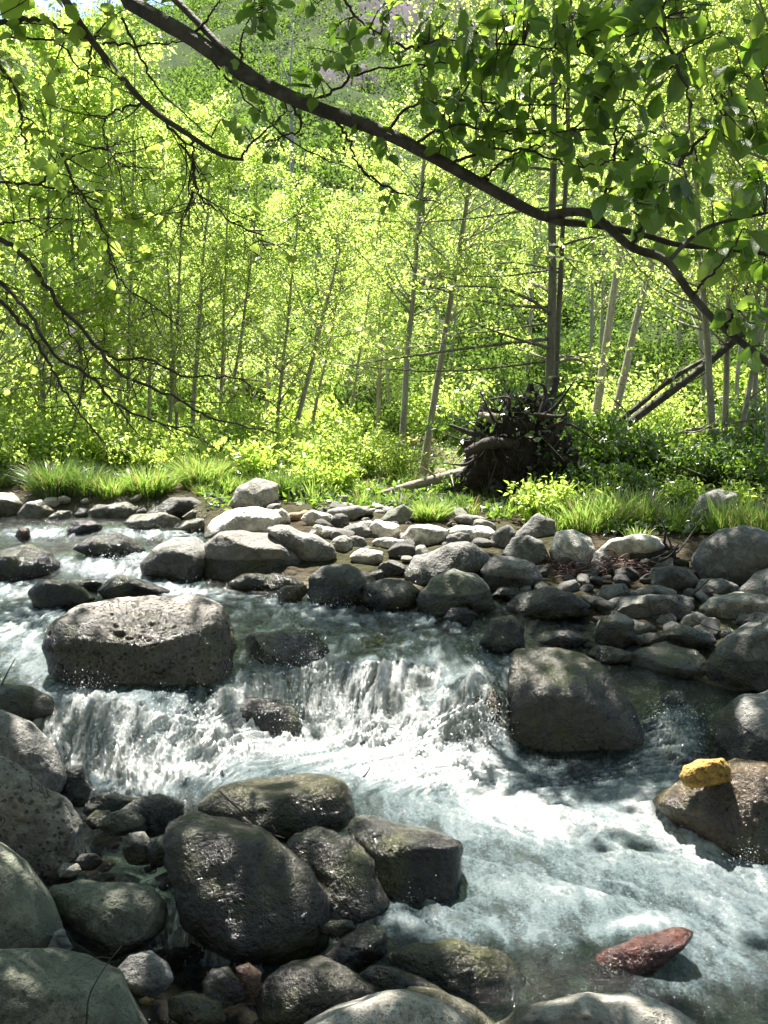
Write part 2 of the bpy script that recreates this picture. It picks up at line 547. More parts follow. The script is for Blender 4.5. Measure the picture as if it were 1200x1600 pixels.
# ------------------------------------------------------------------ the lie of the land and the water
W_COLS = [
    (-400, [(1.2, -.1), (3.3, 0), (3.6, .02), (4.0, .24), (5.1, .36), (5.9, .40), (6.15, .50), (6.9, .52), (7.1, .58), (9, .62)]),
    (0, [(1.2, -.12), (2.5, -.06), (3.4, 0), (3.55, .03), (3.88, .24), (5.1, .36), (5.9, .40), (6.15, .50), (6.9, .52), (7.1, .58), (9, .62)]),
    (200, [(1.2, -.15), (2.5, -.12), (2.75, 0), (3.42, 0), (3.53, .05), (3.85, .25), (5.1, .36), (5.5, .40), (6.0, .44), (6.15, .50), (6.9, .52), (7.15, .58), (9, .62)]),
    (330, [(1.2, -.15), (2.5, -.12), (2.8, 0), (3.68, 0), (3.82, .06), (4.15, .25), (4.6, .31), (5.2, .38), (6.1, .43), (6.4, .5), (9, .6)]),
    (430, [(1.2, -.15), (2.4, -.12), (2.8, 0), (3.85, 0), (4.05, .06), (4.28, .25), (4.6, .31), (5.2, .38), (6, .42), (9, .5)]),
    (600, [(1.2, -.05), (2.5, -.02), (3, 0), (3.95, 0), (4.1, .07), (4.35, .25), (4.7, .31), (5.3, .38), (9, .5)]),
    (740, [(1.2, -.05), (2.5, -.02), (3.6, 0), (3.75, .05), (4.05, .22), (4.5, .3), (5.2, .37), (9, .5)]),
    (880, [(1.2, -.06), (2.6, -.02), (3.6, 0), (4.0, .05), (4.3, .24), (4.8, .32), (5.3, .36), (9, .5)]),
    (1050, [(1.2, -.08), (2.4, -.05), (3.4, 0), (3.6, .03), (3.95, .15), (4.4, .22), (5, .3), (9, .5)]),
    (1250, [(1.2, -.10), (2.4, -.06), (3.1, -.02), (3.6, .05), (4, .2), (5, .3), (9, .5)]),
]
W_T = np.array([(c[0] - 600) / FPX for c in W_COLS])


def lerp_cols(t, vals):
    t = np.clip(t, W_T[0], W_T[-1] - 1e-6)
    k = np.clip(np.searchsorted(W_T, t, 'right') - 1, 0, len(W_T) - 2)
    u = (t - W_T[k]) / (W_T[k + 1] - W_T[k])
    u = u * u * (3 - 2 * u)
    n = np.arange(len(t))
    return vals[k, n] * (1 - u) + vals[k + 1, n] * u


def Wat(t, d):
    t, d = np.atleast_1d(t).astype(float), np.atleast_1d(d).astype(float)
    vals = np.stack([np.interp(d, [p[0] for p in c[1]], [p[1] for p in c[1]]) for c in W_COLS])
    return lerp_cols(t, vals)


def bank_edge(t):
    px = 600 + FPX * t
    return np.interp(px, [-400, 290, 335, 450, 700, 800, 930, 1000, 1100, 1200, 1500], [8.2, 8.0, 6.5, 5.5, 5.35, 5.2, 4.75, 4.45, 4.15, 3.9, 3.4])


def Gnd(t, d):
    t, d = np.atleast_1d(t).astype(float), np.atleast_1d(d).astype(float)
    B = np.interp(d, [3.2, 4, 5, 6.5, 9, 12, 16, 20, 30, 45, 90, 115, 140], [.04, .16, .32, .60, .80, .82, 1.2, 2.3, 7.0, 15, 42, 52, 54])
    px = 600 + FPX * t
    B = B + 3.6 * sstep(60, 100, d) + sstep(40, 90, d) * (6.0 * np.sin(t * 5 + 0.4) + 7 * np.maximum(t + 0.05, 0) * 3 - 2.2)
    s = sstep(bank_edge(t) - 0.25, bank_edge(t) + 0.3, d)
    depth = 0.16 + 0.06 * np.sin(d * 3 + t * 9)
    bed = Wat(t, d) - depth
    return bed * (1 - s) + B * s


def Surf(t, d):
    return np.maximum(Wat(t, d), Gnd(t, d))


def ray_hit(px, py, fn=Surf, dmax=30):
    r = ray(px, py)
    d = np.linspace(1.3, dmax, 4000)
    z = CAM_H + r[2] / r[1] * d
    s = fn(np.full_like(d, r[0] / r[1]), d)
    k = np.argmax(z <= s)
    if z[k] > s[k]:
        return dmax
    return d[k]


# ------------------------------------------------------------------ ground (one sheet: stream bed, banks, valley side)
def build_ground():
    nt_, nd = 420, 520
    tt = np.sinh(np.linspace(-2.2, 2.2, nt_)) / np.sinh(2.2) * 2.2
    dd = np.concatenate([-np.exp(np.linspace(math.log(45), math.log(.3), 19)), np.exp(np.linspace(math.log(0.8), math.log(140), nd - 19))])
    T, D = np.meshgrid(tt, dd)
    T, D = T.ravel(), D.ravel()
    X = T * (np.abs(D) + 1.2)
    tr = X / np.maximum(D, 0.8)
    Z = Gnd(tr, np.maximum(D, 0.8)) + np.interp(-D, [-.5, .3, 2, 6, 45], [0, .15, .5, 4, 40])  # unseen slope behind the camera, raised to block sky light
    P = np.stack([X, D, Z], 1)
    hill = sstep(15, 22, D)
    bank = sstep(bank_edge(tr) - 0.1, bank_edge(tr) + 0.5, D)
    Z = Z + fbm(P * [2.2, 2.2, 0] + 3, 4) * 0.035 * (1 - hill) + hill * (fbm(P * [.08, .06, 0.03], 5) * 1.6)
    rk = fbm(P * [.07, .045, .06] + 9, 4)
    px, py = project(np.stack([X, D, Z], 1))
    crag = np.maximum(sstep(0.62, 0.75, rk) * hill, sstep(130, 40, np.hypot((px - 640) * 0.9, (py - 35) * 2.2)) * hill)
    Z = Z + crag * np.abs(fbm(P * [.5, .3, .5], 4)) * 1.5
    P[:, 2] = Z
    i = np.arange(len(dd) - 1)[:, None] * nt_
    j = np.arange(nt_ - 1)[None]
    Q = np.stack([i + j, i + j + 1, i + nt_ + j + 1, i + nt_ + j], -1).reshape(-1, 4)
    me = mesh_from('ground', P, Q, True, {'bank': bank, 'hill': hill, 'crag': crag, 'litter': sstep(8.4, 9.6, D)})
    link('ground', me, M_GROUND, kind='structure')


build_ground()

# ------------------------------------------------------------------ the stream
#        cx    cy   rx   ry  rot  value
FOAM = [(205, 1140, 120, 80, 20, 1.15), (230, 1198, 120, 34, 8, 1.1), (120, 1105, 60, 40, 0, .7), (330, 1160, 70, 40, 0, .7),
        (470, 1115, 120, 62, 15, 1.05), (400, 1085, 60, 40, 0, .6), (505, 1060, 30, 60, 10, .9), (560, 1150, 120, 40, 5, .8), (430, 1166, 150, 26, 0, .72),
        (620, 1085, 75, 40, 0, .85), (610, 1120, 80, 50, 0, .6), (680, 1060, 40, 60, -10, .6), (700, 1140, 60, 60, 0, .62), (740, 1075, 30, 60, 25, .85), (775, 1110, 35, 80, 5, .75),
        (690, 1190, 110, 40, 0, .55), (560, 1215, 260, 60, 8, .42), (800, 1270, 280, 75, 20, .50), (720, 1222, 115, 24, 14, 1.0), (620, 1205, 110, 14, 4, .5),
        (860, 1285, 130, 40, 22, .68), (1000, 1320, 230, 70, 25, .50), (1090, 1320, 150, 26, 33, .85), (1010, 1265, 60, 35, 30, .55), (900, 1395, 120, 26, 6, .62),
        (1160, 1420, 110, 70, 30, .42), (930, 1440, 200, 40, 0, .36), (740, 1340, 110, 70, 25, .42), (690, 1425, 100, 45, 0, .40), (790, 1460, 100, 30, 10, .26), (640, 1450, 60, 18, 10, .6),
        (1120, 1490, 110, 45, 0, .42), (985, 1455, 70, 16, -12, .7), (1060, 1545, 100, 30, 0, .2),
        (1050, 1150, 50, 45, 0, .72), (1035, 1205, 60, 26, 20, .62), (1000, 1235, 60, 20, 20, .4), (900, 1240, 60, 12, 0, .25),
        (410, 950, 110, 18, 6, .55), (560, 962, 110, 13, 3, .34), (680, 965, 60, 12, 0, .28), (420, 980, 50, 20, 0, .3), (690, 1025, 120, 45, 0, .42), (570, 1000, 120, 34, 0, .30), (470, 965, 120, 22, 0, .35),
        (40, 985, 80, 45, 0, .85), (30, 945, 60, 18, 0, .55), (60, 1040, 80, 30, 0, .45),
        (285, 924, 80, 12, 8, .85), (185, 893, 90, 15, 8, .7), (140, 883, 50, 16, 0, .55), (215, 868, 50, 14, 0, .6), (65, 833, 55, 9, 0, .95), (235, 833, 90, 10, 0, .8), (20, 920, 60, 12, 0, .6),
        (300, 870, 30, 30, 0, .4), (290, 1445, 34, 48, 20, 1.15), (335, 1490, 52, 24, 20, 1.0), (392, 1518, 34, 14, 0, 1.0), (10, 1530, 30, 14, 0, .5), (655, 1390, 40, 50, 10, .5)]
#         cx   cy   r_m   h
MOUND = [(590, 1045, .17, .07), (640, 1135, .10, .05), (745, 1085, .10, .09), (440, 1015, .2, .03), (560, 1000, .15, .03), (980, 1475, .12, .03), (720, 1215, .18, .035), (640, 1010, .2, .025)]


def foam_at(px, py):
    f = np.zeros_like(px)
    for cx, cy, rx, ry, rot, v in FOAM:
        c, s = math.cos(R(rot)), math.sin(R(rot))
        u = ((px - cx) * c + (py - cy) * s) / rx
        w_ = (-(px - cx) * s + (py - cy) * c) / ry
        g = v * np.exp(-(u * u + w_ * w_) * 1.1)
        f = f + g - f * g * 0.75
    return f


def build_stream():
    nt_, nd = 800, 900
    tt = np.linspace(-0.60, 0.60, nt_)
    dd = np.exp(np.linspace(math.log(1.35), math.log(8.6), nd))
    T, D = np.meshgrid(tt, dd)
    T, D = T.ravel(), D.ravel()
    X = T * D
    Q3 = np.stack([X, 0.25 * D, 0 * X], 1)
    Z = Wat(T, D + sstep(3.2, 3.5, D) * sstep(5.4, 4.8, D) * (0.17 * perlin(Q3 * 2.6 + 3) + 0.06 * perlin(Q3 * 7 + 1)))
    P = np.stack([X, D, Z], 1)
    px, py = project(P)
    f = foam_at(px, py)
    # flow runs towards the viewer and, in the lower pool, to the right
    lower = sstep(4.0, 3.4, D) * sstep(-1.2, 0.3, X)
    ang = 0.85 * lower
    fl = np.cos(ang) * D - np.sin(ang) * X          # along the flow
    cr = np.sin(ang) * D + np.cos(ang) * X          # across
    slope = np.abs(np.gradient(Z.reshape(nd, nt_), axis=0) / np.gradient(dd)[:, None]).ravel()
    steep = sstep(0.25, 0.7, slope)
    wob = fbm(np.stack([cr * 2.2, fl * 1.5, Z], 1), 3)
    a = fbm(np.stack([cr * 5 + wob, fl * 2.4, Z * 2 + 5], 1), 4, gain=0.5)           # swells along the flow
    s2 = fbm(np.stack([cr * 16 + 2 * wob, fl * 3.2 - Z * 3, Z * 2 + 9], 1), 4, gain=0.55)   # strands
    bb = np.abs(fbm(np.stack([cr * 8 + wob, fl * 6, Z * 3], 1), 4, gain=0.55))        # boils
    c = fbm(np.stack([cr * 26 + 2 * wob, fl * 16, Z * 12 + 2], 1), 4, gain=0.6)
    dd_ = fbm(np.stack([cr * 70, fl * 48, Z * 40 + 2], 1), 3, gain=0.65)
    st = fbm(np.stack([cr * 30 + 3 * wob, fl * 4.5, Z * 3 + 4], 1), 4, gain=0.6)       # strings of falling water
    mass = fbm(np.stack([cr * 4.5, fl * 4 - Z * 3, Z * 0 + 1], 1), 3)
    fall = np.clip(steep * 1.2, 0, 1) * sstep(.1, .5, f)
    thin = sstep(0.05, 0.5, s2) * steep                                              # strands where the rock shows through
    up = sstep(4.3, 4.8, D)
    foam = f * (0.92 + 0.32 * a + 0.20 * s2) + 0.03 * c - 0.26 * thin * np.minimum(f, .8) + fall * (0.34 * st + .40 * mass + .08 * dd_ + .38)
    foam = foam + up * f * (0.5 * s2 + 0.5 * c + .3 * bb - .12)
    crest = sstep(0.55, 0.98, 1 - np.abs(a) * 2.4)
    foam = foam + 0.10 * crest * sstep(0.05, 0.35, f) * (1 + up)
    act = 0.4 + 0.6 * np.clip(f, 0, 1)
    dz = act * (0.016 * a + 0.016 * bb * np.clip(f + .3, 0, 1) + 0.006 * c * (1 + up) + .006 * s2 + .0025 * dd_) * (0.6 + 0.4 * sstep(1.5, 3, D))
    base_ = np.clip(f, 0, 1) * sstep(.05, .3, np.gradient(fall.reshape(nd, nt_), axis=0).ravel() * 60)
    dz = dz + fall * (0.024 * s2 + 0.010 * st + 0.020 * mass + 0.005 * dd_ + .003 * c) + base_ * (.03 * bb + .010 * c + .008 * dd_)
    foam = foam + base_ * (.35 + .3 * c)
    edge = sstep(.75, 1.0, f) * (1 - fall)
    dz = dz + edge * (.014 * bb + .008 * c)
    for cx, cy, r, h in MOUND:
        q = at(cx, cy, ray_hit(cx, cy, Wat))
        dz = dz + h * np.exp(-((X - q[0]) ** 2 + (D - q[1]) ** 2) / (r * r))
    P[:, 2] += dz
    P[:, 1] -= fall * (0.018 * s2 + 0.018 * st + .004 * dd_)
    i = np.arange(nd - 1)[:, None] * nt_
    j = np.arange(nt_ - 1)[None]
    Q = np.stack([i + j, i + j + 1, i + nt_ + j + 1, i + nt_ + j], -1).reshape(-1, 4)
    hid = Gnd(T, D) > Wat(T, D) + 0.12
    Q = Q[~hid[Q].all(1)]
    me = mesh_from('stream', P, Q, True, {'foam': np.clip(foam, 0, 1.3), 'fall': fall})
    link('stream', me, M_WATER, kind='structure')


build_stream()


# droplets and strings of water thrown up where the stream falls
def build_spray():
    r = np.random.default_rng(11)
    bm = bmesh.new()
    bmesh.ops.create_icosphere(bm, subdivisions=1, radius=1)
    bm.verts.ensure_lookup_table()
    sv = np.array([v.co[:] for v in bm.verts])
    sf = np.array([[v.index for v in f.verts] for f in bm.faces])
    bm.free()
    #        px   py   spread_x  height_px  count
    zones = [(190, 1165, 70, 45, 1000), (250, 1195, 90, 40, 600), (130, 1110, 40, 45, 300), (300, 1150, 50, 35, 300), (355, 1130, 40, 30, 200),
             (450, 1110, 70, 60, 600), (500, 1075, 25, 60, 260), (560, 1140, 70, 55, 420), (620, 1090, 55, 45, 400), (650, 1140, 50, 45, 260),
             (745, 1090, 30, 60, 350), (770, 1140, 25, 60, 320), (720, 1165, 30, 40, 160), (1050, 1150, 45, 45, 340), (520, 948, 60, 22, 90), (440, 940, 50, 20, 60),
             (1165, 1345, 30, 35, 220), (1080, 1310, 60, 22, 110), (960, 1492, 40, 8, 60), (200, 880, 60, 22, 130), (240, 835, 60, 16, 120), (70, 830, 50, 14, 110),
             (290, 1450, 22, 40, 130), (330, 1490, 30, 20, 70), (650, 1400, 40, 30, 60), (50, 890, 40, 20, 60), (290, 900, 20, 20, 50)]
    C, S, DIR = [], [], []
    for px, py, sx, hp, n in zones:
        d0 = ray_hit(px, py, Wat)
        m = hp / FPX * d0
        for k in range(int(n * 3.0)):
            x = px + r.normal() * sx * 0.55
            y = py + r.normal() * hp * 0.35
            d = ray_hit(x, y, Wat) if k % 4 == 0 else d0 * (1 + 0.02 * r.normal())
            q = at(x, y, d)
            q[2] = Wat(q[0] / q[1], q[1])[0] + abs(r.normal()) * m * 0.42 + 0.01
            C.append(q)
            S.append(np.exp(np.clip(r.normal(), -2, 1.8) * 0.55) * (0.0008 if r.random() < .86 else 0.0017) * min(1, max(.35, (q[1] - 1.6) / 2.2)))
            v = r.normal(size=3) * [0.7, 0.7, 1.0]
            DIR.append(np.append(unit(v), 1 + min(abs(r.normal()), 2) * (1.6 if r.random() < 0.3 else .5)))
    C, S, DIR = np.array(C), np.array(S), np.array(DIR)
    along = (sv @ DIR[:, :3].T).T                      # n,12
    V = C[:, None] + S[:, None, None] * (sv[None] + along[:, :, None] * DIR[:, None, :3] * (DIR[:, 3] - 1)[:, None, None])
    F = (sf[None] + (np.arange(len(C)) * len(sv))[:, None, None]).reshape(-1, 3)
    me = mesh_from('water_spray', V.reshape(-1, 3), F, True)
    link('water_spray', me, M_SPRAY, kind='stuff', label='white drops thrown up where the stream falls between the boulders')


build_spray()

# ------------------------------------------------------------------ rocks
_ico = {}


def ico(n):
    if n not in _ico:
        bm = bmesh.new()
        bmesh.ops.create_icosphere(bm, subdivisions=n, radius=1)
        V = np.array([v.co[:] for v in bm.verts])
        F = np.array([[v.index for v in f.verts] for f in bm.faces])
        bm.free()
        _ico[n] = (V, F)
    return _ico[n]


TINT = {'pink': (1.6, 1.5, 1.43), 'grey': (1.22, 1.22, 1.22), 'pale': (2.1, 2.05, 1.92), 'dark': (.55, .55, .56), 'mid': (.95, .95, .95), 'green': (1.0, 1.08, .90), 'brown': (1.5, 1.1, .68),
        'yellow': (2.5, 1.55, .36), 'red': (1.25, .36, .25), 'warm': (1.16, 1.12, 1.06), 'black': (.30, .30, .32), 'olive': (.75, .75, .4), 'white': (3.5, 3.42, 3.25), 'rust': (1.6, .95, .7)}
seed_n = [100]


def rock(name, label, tint, pts, wet=0.0, d=None, sub=5, box=2.5, cuts=4, thick=0.9, sink=0.2, pit=0.3, amp=1.0, seed=None, group=None, holes=0, margin=0.10, planes=()):
    seed_n[0] += 1
    r = np.random.default_rng(seed or seed_n[0])
    pts = np.array(pts, float).reshape(-1, 2)
    x0, y0 = pts.min(0)
    x1, y1 = pts.max(0)
    cx, cy = (x0 + x1) / 2, (y0 + y1) / 2
    if d is None:
        d = ray_hit(min(max(cx, -100), 1300), y1 - 0.14 * (y1 - y0))
        d += 0.45 * thick * 0.5 * ((x1 - x0) * (y1 - y0)) ** 0.5 / FPX * d
    C = at(cx, cy, d)
    f = unit(C - CAMV)
    rt = unit(np.cross(f, [0, 0, 1.0]))
    up = np.cross(rt, f)
    loc = []
    for k in range(len(pts)):
        a, b_ = pts[k], pts[(k + 1) % len(pts)]
        for s in np.linspace(0, 1, 8, endpoint=False):
            g = ray(*(a * (1 - s) + b_ * s))
            q = CAMV + g * (np.dot(C - CAMV, f) / np.dot(g, f)) - C
            loc.append((np.dot(q, rt), np.dot(q, up)))
    loc = np.array(loc)
    th, rr = np.arctan2(loc[:, 1], loc[:, 0]), np.hypot(loc[:, 0], loc[:, 1])
    o = np.argsort(th)
    th, rr = th[o], rr[o]
    grid = np.linspace(-math.pi, math.pi, 181)
    g = np.interp(grid, np.concatenate([th - 2 * math.pi, th, th + 2 * math.pi]), np.tile(rr, 3))
    for _ in range(3):
        gg = g[:-1]
        gg = 0.25 * np.roll(gg, 1) + 0.5 * gg + 0.25 * np.roll(gg, -1)
        g = np.append(gg, gg[0])
    U, F = ico(sub)
    a, b_, c = U[:, 0], U[:, 1], U[:, 2]
    rho = np.hypot(a, b_)
    ang = np.arctan2(b_, a)
    n = box
    s = 1 / (np.abs(rho) ** n + np.abs(c) ** n) ** (1 / n)
    S = U * s[:, None]
    for k in range(cuts):                           # broad worn facets on the faces towards and away from the viewer
        nn = unit(r.normal(size=3) * [0.8, 0.5, 0.4] + ([0, -0.2, -0.9], [0, 0.85, -0.45], [0, 0, .8])[k % 3])
        h = 0.70 + 0.18 * r.random()
        e = 0.05 * np.logaddexp(0, (S @ nn - h) / 0.05)
        S = S - e[:, None] * nn * 0.9
    for nn, h in planes:
        nn = unit(nn)
        e = 0.07 * np.logaddexp(0, (S @ nn - h) / 0.07)
        S = S - e[:, None] * nn * 0.93
    rad = np.interp(ang, grid, g)
    rad = rad * (1 + sink * np.maximum(-np.sin(ang), 0))
    mean = float(np.sqrt(np.mean(g) ** 2))
    dr = thick * mean
    loc3 = np.stack([S[:, 0] * rad, S[:, 1] * rad, S[:, 2] * dr], 1)
    q = loc3 / mean + r.random(3) * 50
    nz = 0.055 * fbm(q * 1.3, 2) + 0.030 * fbm(q * 3.2, 3) + 0.012 * np.abs(fbm(q * 7, 3)) + 0.007 * fbm(q * 18, 2)
    cr = 1 - np.abs(fbm(q * 1.7 + 5, 3))
    nz = nz - 0.022 * sstep(0.95, 1.0, cr)
    loc3 = loc3 * (1 + amp * nz)[:, None]
    if holes:
        hc = unit(r.normal(size=(holes, 3)) + [0, 0.3, -0.7])
        hr = np.exp(r.normal(size=holes) * 0.5) * 0.026
        for k in range(holes):
            dd = np.linalg.norm((U - hc[k]) * [1, 1.5, 1], axis=1)
            m = dd < 2 * hr[k]
            loc3[m] *= (1 - 1.25 * hr[k] * np.exp(-(dd[m] / hr[k]) ** 2 * 1.4))[:, None]
    Pw = loc3[:, :1] * rt + loc3[:, 1:2] * up + loc3[:, 2:3] * f
    WZ = C + Pw
    wl = Wat(WZ[:, 0] / np.maximum(WZ[:, 1], .5), WZ[:, 1])
    nearw = sstep(bank_edge(WZ[:, 0] / WZ[:, 1]) + 0.9, bank_edge(WZ[:, 0] / WZ[:, 1]) + 0.2, WZ[:, 1])
    wv = np.maximum(wet, sstep(margin + 0.07, margin, WZ[:, 2] - wl) * nearw)
    me = mesh_from(name, Pw, F, True, {'wet': wv, 'pit': np.full(len(Pw), pit)})
    ob = link(name, me, M_ROCK, None, label, {'boulder': 'boulder', 'rock': 'rock', 'cobble': 'rock'}.get(name, 'rock'), group, loc=C)
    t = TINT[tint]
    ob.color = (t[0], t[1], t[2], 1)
    return ob
# the rocks, each with its own outline
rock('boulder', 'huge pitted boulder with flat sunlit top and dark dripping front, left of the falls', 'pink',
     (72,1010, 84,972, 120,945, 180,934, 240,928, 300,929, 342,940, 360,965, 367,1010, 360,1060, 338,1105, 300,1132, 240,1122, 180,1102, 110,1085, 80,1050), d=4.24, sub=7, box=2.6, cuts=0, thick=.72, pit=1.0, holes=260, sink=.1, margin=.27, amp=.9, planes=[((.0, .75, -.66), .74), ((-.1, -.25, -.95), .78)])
rock('boulder', 'big dark humped boulder with pale ridge and mossy top, right of the falls', 'warm',
     (795,1060, 800,1013, 850,1007, 905,1010, 940,1035, 975,1080, 998,1115, 1003,1165, 990,1205, 900,1218, 815,1205, 796,1130), d=4.0, sub=6, cuts=0, thick=.95, sink=.12, margin=.42, planes=[((-.15, .75, -.6), .60), ((.5, .35, -.75), .70), ((0, -.3, -.95), .56)])
rock('boulder', 'grey flat-topped boulder overhanging dark shadow beside the right chute', 'grey',
     (978,1042, 985,1014, 1040,1000, 1090,1014, 1120,1050, 1112,1078, 1060,1088, 1000,1085), sub=6, box=3, d=4.45, sink=.1, planes=[((.1, .8, -.6), .45), ((0, -.5, -.85), .6)])
rock('boulder', 'long sloping dark boulder running off the right edge', 'mid',
     (1105,1045, 1125,1005, 1200,945, 1280,900, 1300,1080, 1200,1090, 1130,1078), sub=6, d=4.35, planes=[((-.3, .8, -.5), .55)])
rock('boulder', 'angular grey boulder with cracked lit face at the right edge, behind the yellow rock', 'grey',
     (1096,1150, 1106,1118, 1160,1085, 1240,1055, 1300,1090, 1290,1200, 1190,1202, 1125,1190), sub=6, d=3.75, cuts=3, planes=[((.1, .75, -.65), .55), ((-.8, -.1, -.6), .6)])
rock('boulder', 'wet brown boulder with white water streaming off its face, under the yellow rock', 'brown',
     (1018,1255, 1055,1222, 1100,1205, 1150,1190, 1240,1195, 1300,1260, 1300,1400, 1200,1390, 1130,1335, 1060,1290), sub=6, d=3.15, wet=.85, cuts=2)
rock('rock', 'mustard yellow angular rock resting on the wet brown boulder', 'yellow',
     (1062,1216, 1068,1196, 1092,1187, 1130,1185, 1147,1200, 1145,1220, 1110,1227, 1076,1230), d=3.08, box=3.2, cuts=7, pit=.8, sink=.05, amp=1.6)
rock('rock', 'rusty red pointed slab poking out of the foaming water', 'red',
     (900,1516, 935,1486, 995,1462, 1060,1446, 1096,1456, 1090,1482, 1050,1508, 990,1528, 930,1532), d=2.42, wet=.9, box=2.8, cuts=4, thick=.7, amp=.8)
rock('boulder', 'broad pale dappled rock at the bottom edge, below the red slab', 'pale',
     (760,1610, 820,1572, 900,1552, 985,1546, 1040,1565, 1095,1600, 1110,1680, 770,1690), sub=6, d=2.03, thick=1.0)
rock('boulder', 'smooth pale green-grey rock with sun flecks at the bottom centre edge', 'pale',
     (465,1605, 510,1565, 570,1549, 630,1545, 690,1562, 745,1600, 760,1690, 470,1690), sub=6, d=1.98, box=2.2, cuts=2, amp=.6)
rock('rock', 'pale rounded rock just behind the smooth bottom centre rock', 'pale',
     (615,1560, 640,1541, 690,1544, 740,1570, 782,1606, 760,1640, 660,1620), d=2.1, box=2.2, cuts=2, amp=.6)
rock('rock', 'glistening wet rock with ochre streaked top, bottom centre', 'warm',
     (398,1560, 418,1522, 460,1495, 500,1489, 540,1512, 592,1545, 560,1592, 470,1605, 412,1590), sub=6, wet=.75, d=2.18, cuts=6)
rock('rock', 'low wet rock with olive algae top beside the pool outlet', 'olive',
     (596,1492, 640,1466, 720,1461, 790,1488, 824,1532, 792,1560, 700,1568, 630,1530), sub=6, wet=.85, d=2.36, thick=.8)
rock('rock', 'narrow dark wet ridge of rock in front of the olive topped rock', 'dark',
     (548,1520, 580,1500, 620,1512, 665,1530, 698,1552, 640,1562, 570,1550), wet=.9, d=2.22, cuts=6, amp=1.5)
rock('rock', 'jagged black wet rock shard below the trio of dark boulders', 'black',
     (500,1500, 530,1470, 575,1440, 605,1455, 600,1490, 560,1515, 520,1525), wet=.9, d=2.42, cuts=6, amp=1.8)
rock('rock', 'flat grey green stone tucked under the largest dark boulder', 'green', (498,1448, 520,1436, 550,1438, 556,1452, 530,1462, 505,1460), d=2.5)
rock('boulder', 'largest dark mottled boulder of the foreground group, rounded and damp', 'mid',
     (250,1312, 258,1272, 290,1255, 340,1262, 400,1288, 450,1320, 490,1358, 507,1410, 492,1465, 440,1492, 370,1485, 300,1445, 262,1375), sub=6, d=2.64, wet=.9, thick=.9, pit=.3)
rock('boulder', 'upright dark boulder leaning between two bigger wet boulders in the foreground', 'mid',
     (440,1332, 455,1305, 500,1291, 548,1304, 585,1348, 603,1410, 582,1442, 530,1455, 496,1430, 470,1372), sub=6, d=2.72, wet=.85, pit=.3)
rock('boulder', 'black wet boulder with water sheeting over its right side, foreground', 'black',
     (538,1292, 560,1270, 620,1267, 682,1288, 720,1320, 718,1372, 694,1420, 640,1430, 598,1395, 568,1340), sub=6, d=2.8, wet=.95, box=3.2, cuts=3, amp=1.1, planes=[((.1, .9, -.4), .62), ((0, -.3, -.95), .66)])
rock('boulder', 'smooth wet boulder with broad flat top and a dead twig, against white water', 'olive',
     (303,1262, 340,1230, 400,1212, 470,1206, 530,1214, 551,1245, 549,1280, 505,1305, 430,1310, 360,1300), sub=6, d=3.12, wet=.8, box=3.2, cuts=1, amp=.6, planes=[((.05, .9, -.45), .60)])
rock('boulder', 'pale pitted boulder in dappled sun at the left edge', 'warm',
     (-90,1200, 0,1183, 60,1200, 108,1238, 128,1290, 121,1340, 88,1373, 40,1360, -90,1340), sub=7, d=2.78, pit=1.0, holes=170, box=2.8)
rock('boulder', 'smooth shaded grey boulder at the left edge, above the pale pitted boulder', 'grey',
     (-80,1105, 0,1108, 50,1128, 86,1168, 99,1215, 80,1235, 0,1225, -80,1200), sub=6, d=3.2, box=2.3, cuts=2, amp=.7)
rock('boulder', 'plain smooth boulder cut by the left edge, below the pitted boulder', 'green',
     (-110,1300, 0,1314, 40,1343, 74,1392, 90,1450, 72,1485, -110,1500), sub=6, d=2.38, box=2.3, cuts=1, amp=.5)
rock('boulder', 'broad green-grey boulder with dark spots in the bottom left corner', 'green',
     (-110,1478, 0,1481, 80,1478, 140,1489, 190,1520, 222,1600, 230,1690, -110,1690), sub=6, d=2.02, box=2.6, cuts=3, amp=.6)
rock('boulder', 'wide shaded grey-green boulder in the left foreground, wet at its right end', 'green',
     (74,1386, 120,1374, 190,1380, 240,1384, 266,1408, 256,1440, 222,1472, 170,1492, 115,1480, 88,1435), sub=6, d=2.5, cuts=3)
rock('rock', 'small grey wedge of rock between three left foreground boulders', 'grey', (72,1490, 82,1455, 100,1450, 112,1480, 100,1500), d=2.28)
rock('rock', 'rounded rock with grey top and black underside at bottom left', 'grey',
     (180,1515, 198,1488, 235,1486, 262,1503, 270,1530, 240,1552, 195,1548), d=2.2)
rock('cobble', 'small shiny dark cobble in the bottom left trickle', 'dark', (316,1536, 330,1515, 355,1509, 378,1528, 380,1560, 345,1572, 322,1562), wet=.9, d=2.12)
rock('cobble', 'small reddish brown wet cobble beside the shiny dark cobble', 'rust', (368,1512, 390,1503, 410,1520, 402,1560, 380,1562), wet=.9, d=2.16)
rock('cobble', 'flat wet olive stone in the shallow bottom left trickle', 'olive', (262,1560, 300,1545, 345,1565, 350,1595, 300,1605, 262,1590), wet=.9, d=2.05)
rock('cobble', 'tiny rust orange stone in the bottom left trickle', 'yellow', (214,1562, 230,1556, 242,1562, 236,1570, 218,1571), wet=.9, d=2.08)
rock('rock', 'glossy black rock in the splash at the foot of the left falls', 'black', (95,1232, 100,1200, 130,1194, 142,1232, 132,1255, 108,1255), wet=.95, d=3.25)
rock('rock', 'low black rock behind the rounded dark rock, against left white water', 'black', (126,1268, 148,1240, 185,1236, 216,1246, 195,1270, 150,1280), wet=.9, d=3.2)
rock('rock', 'rounded dark rock with thin lit rim below the left falls', 'dark', (178,1264, 210,1245, 250,1239, 288,1256, 284,1292, 232,1304, 190,1290), wet=.6, d=3.02)
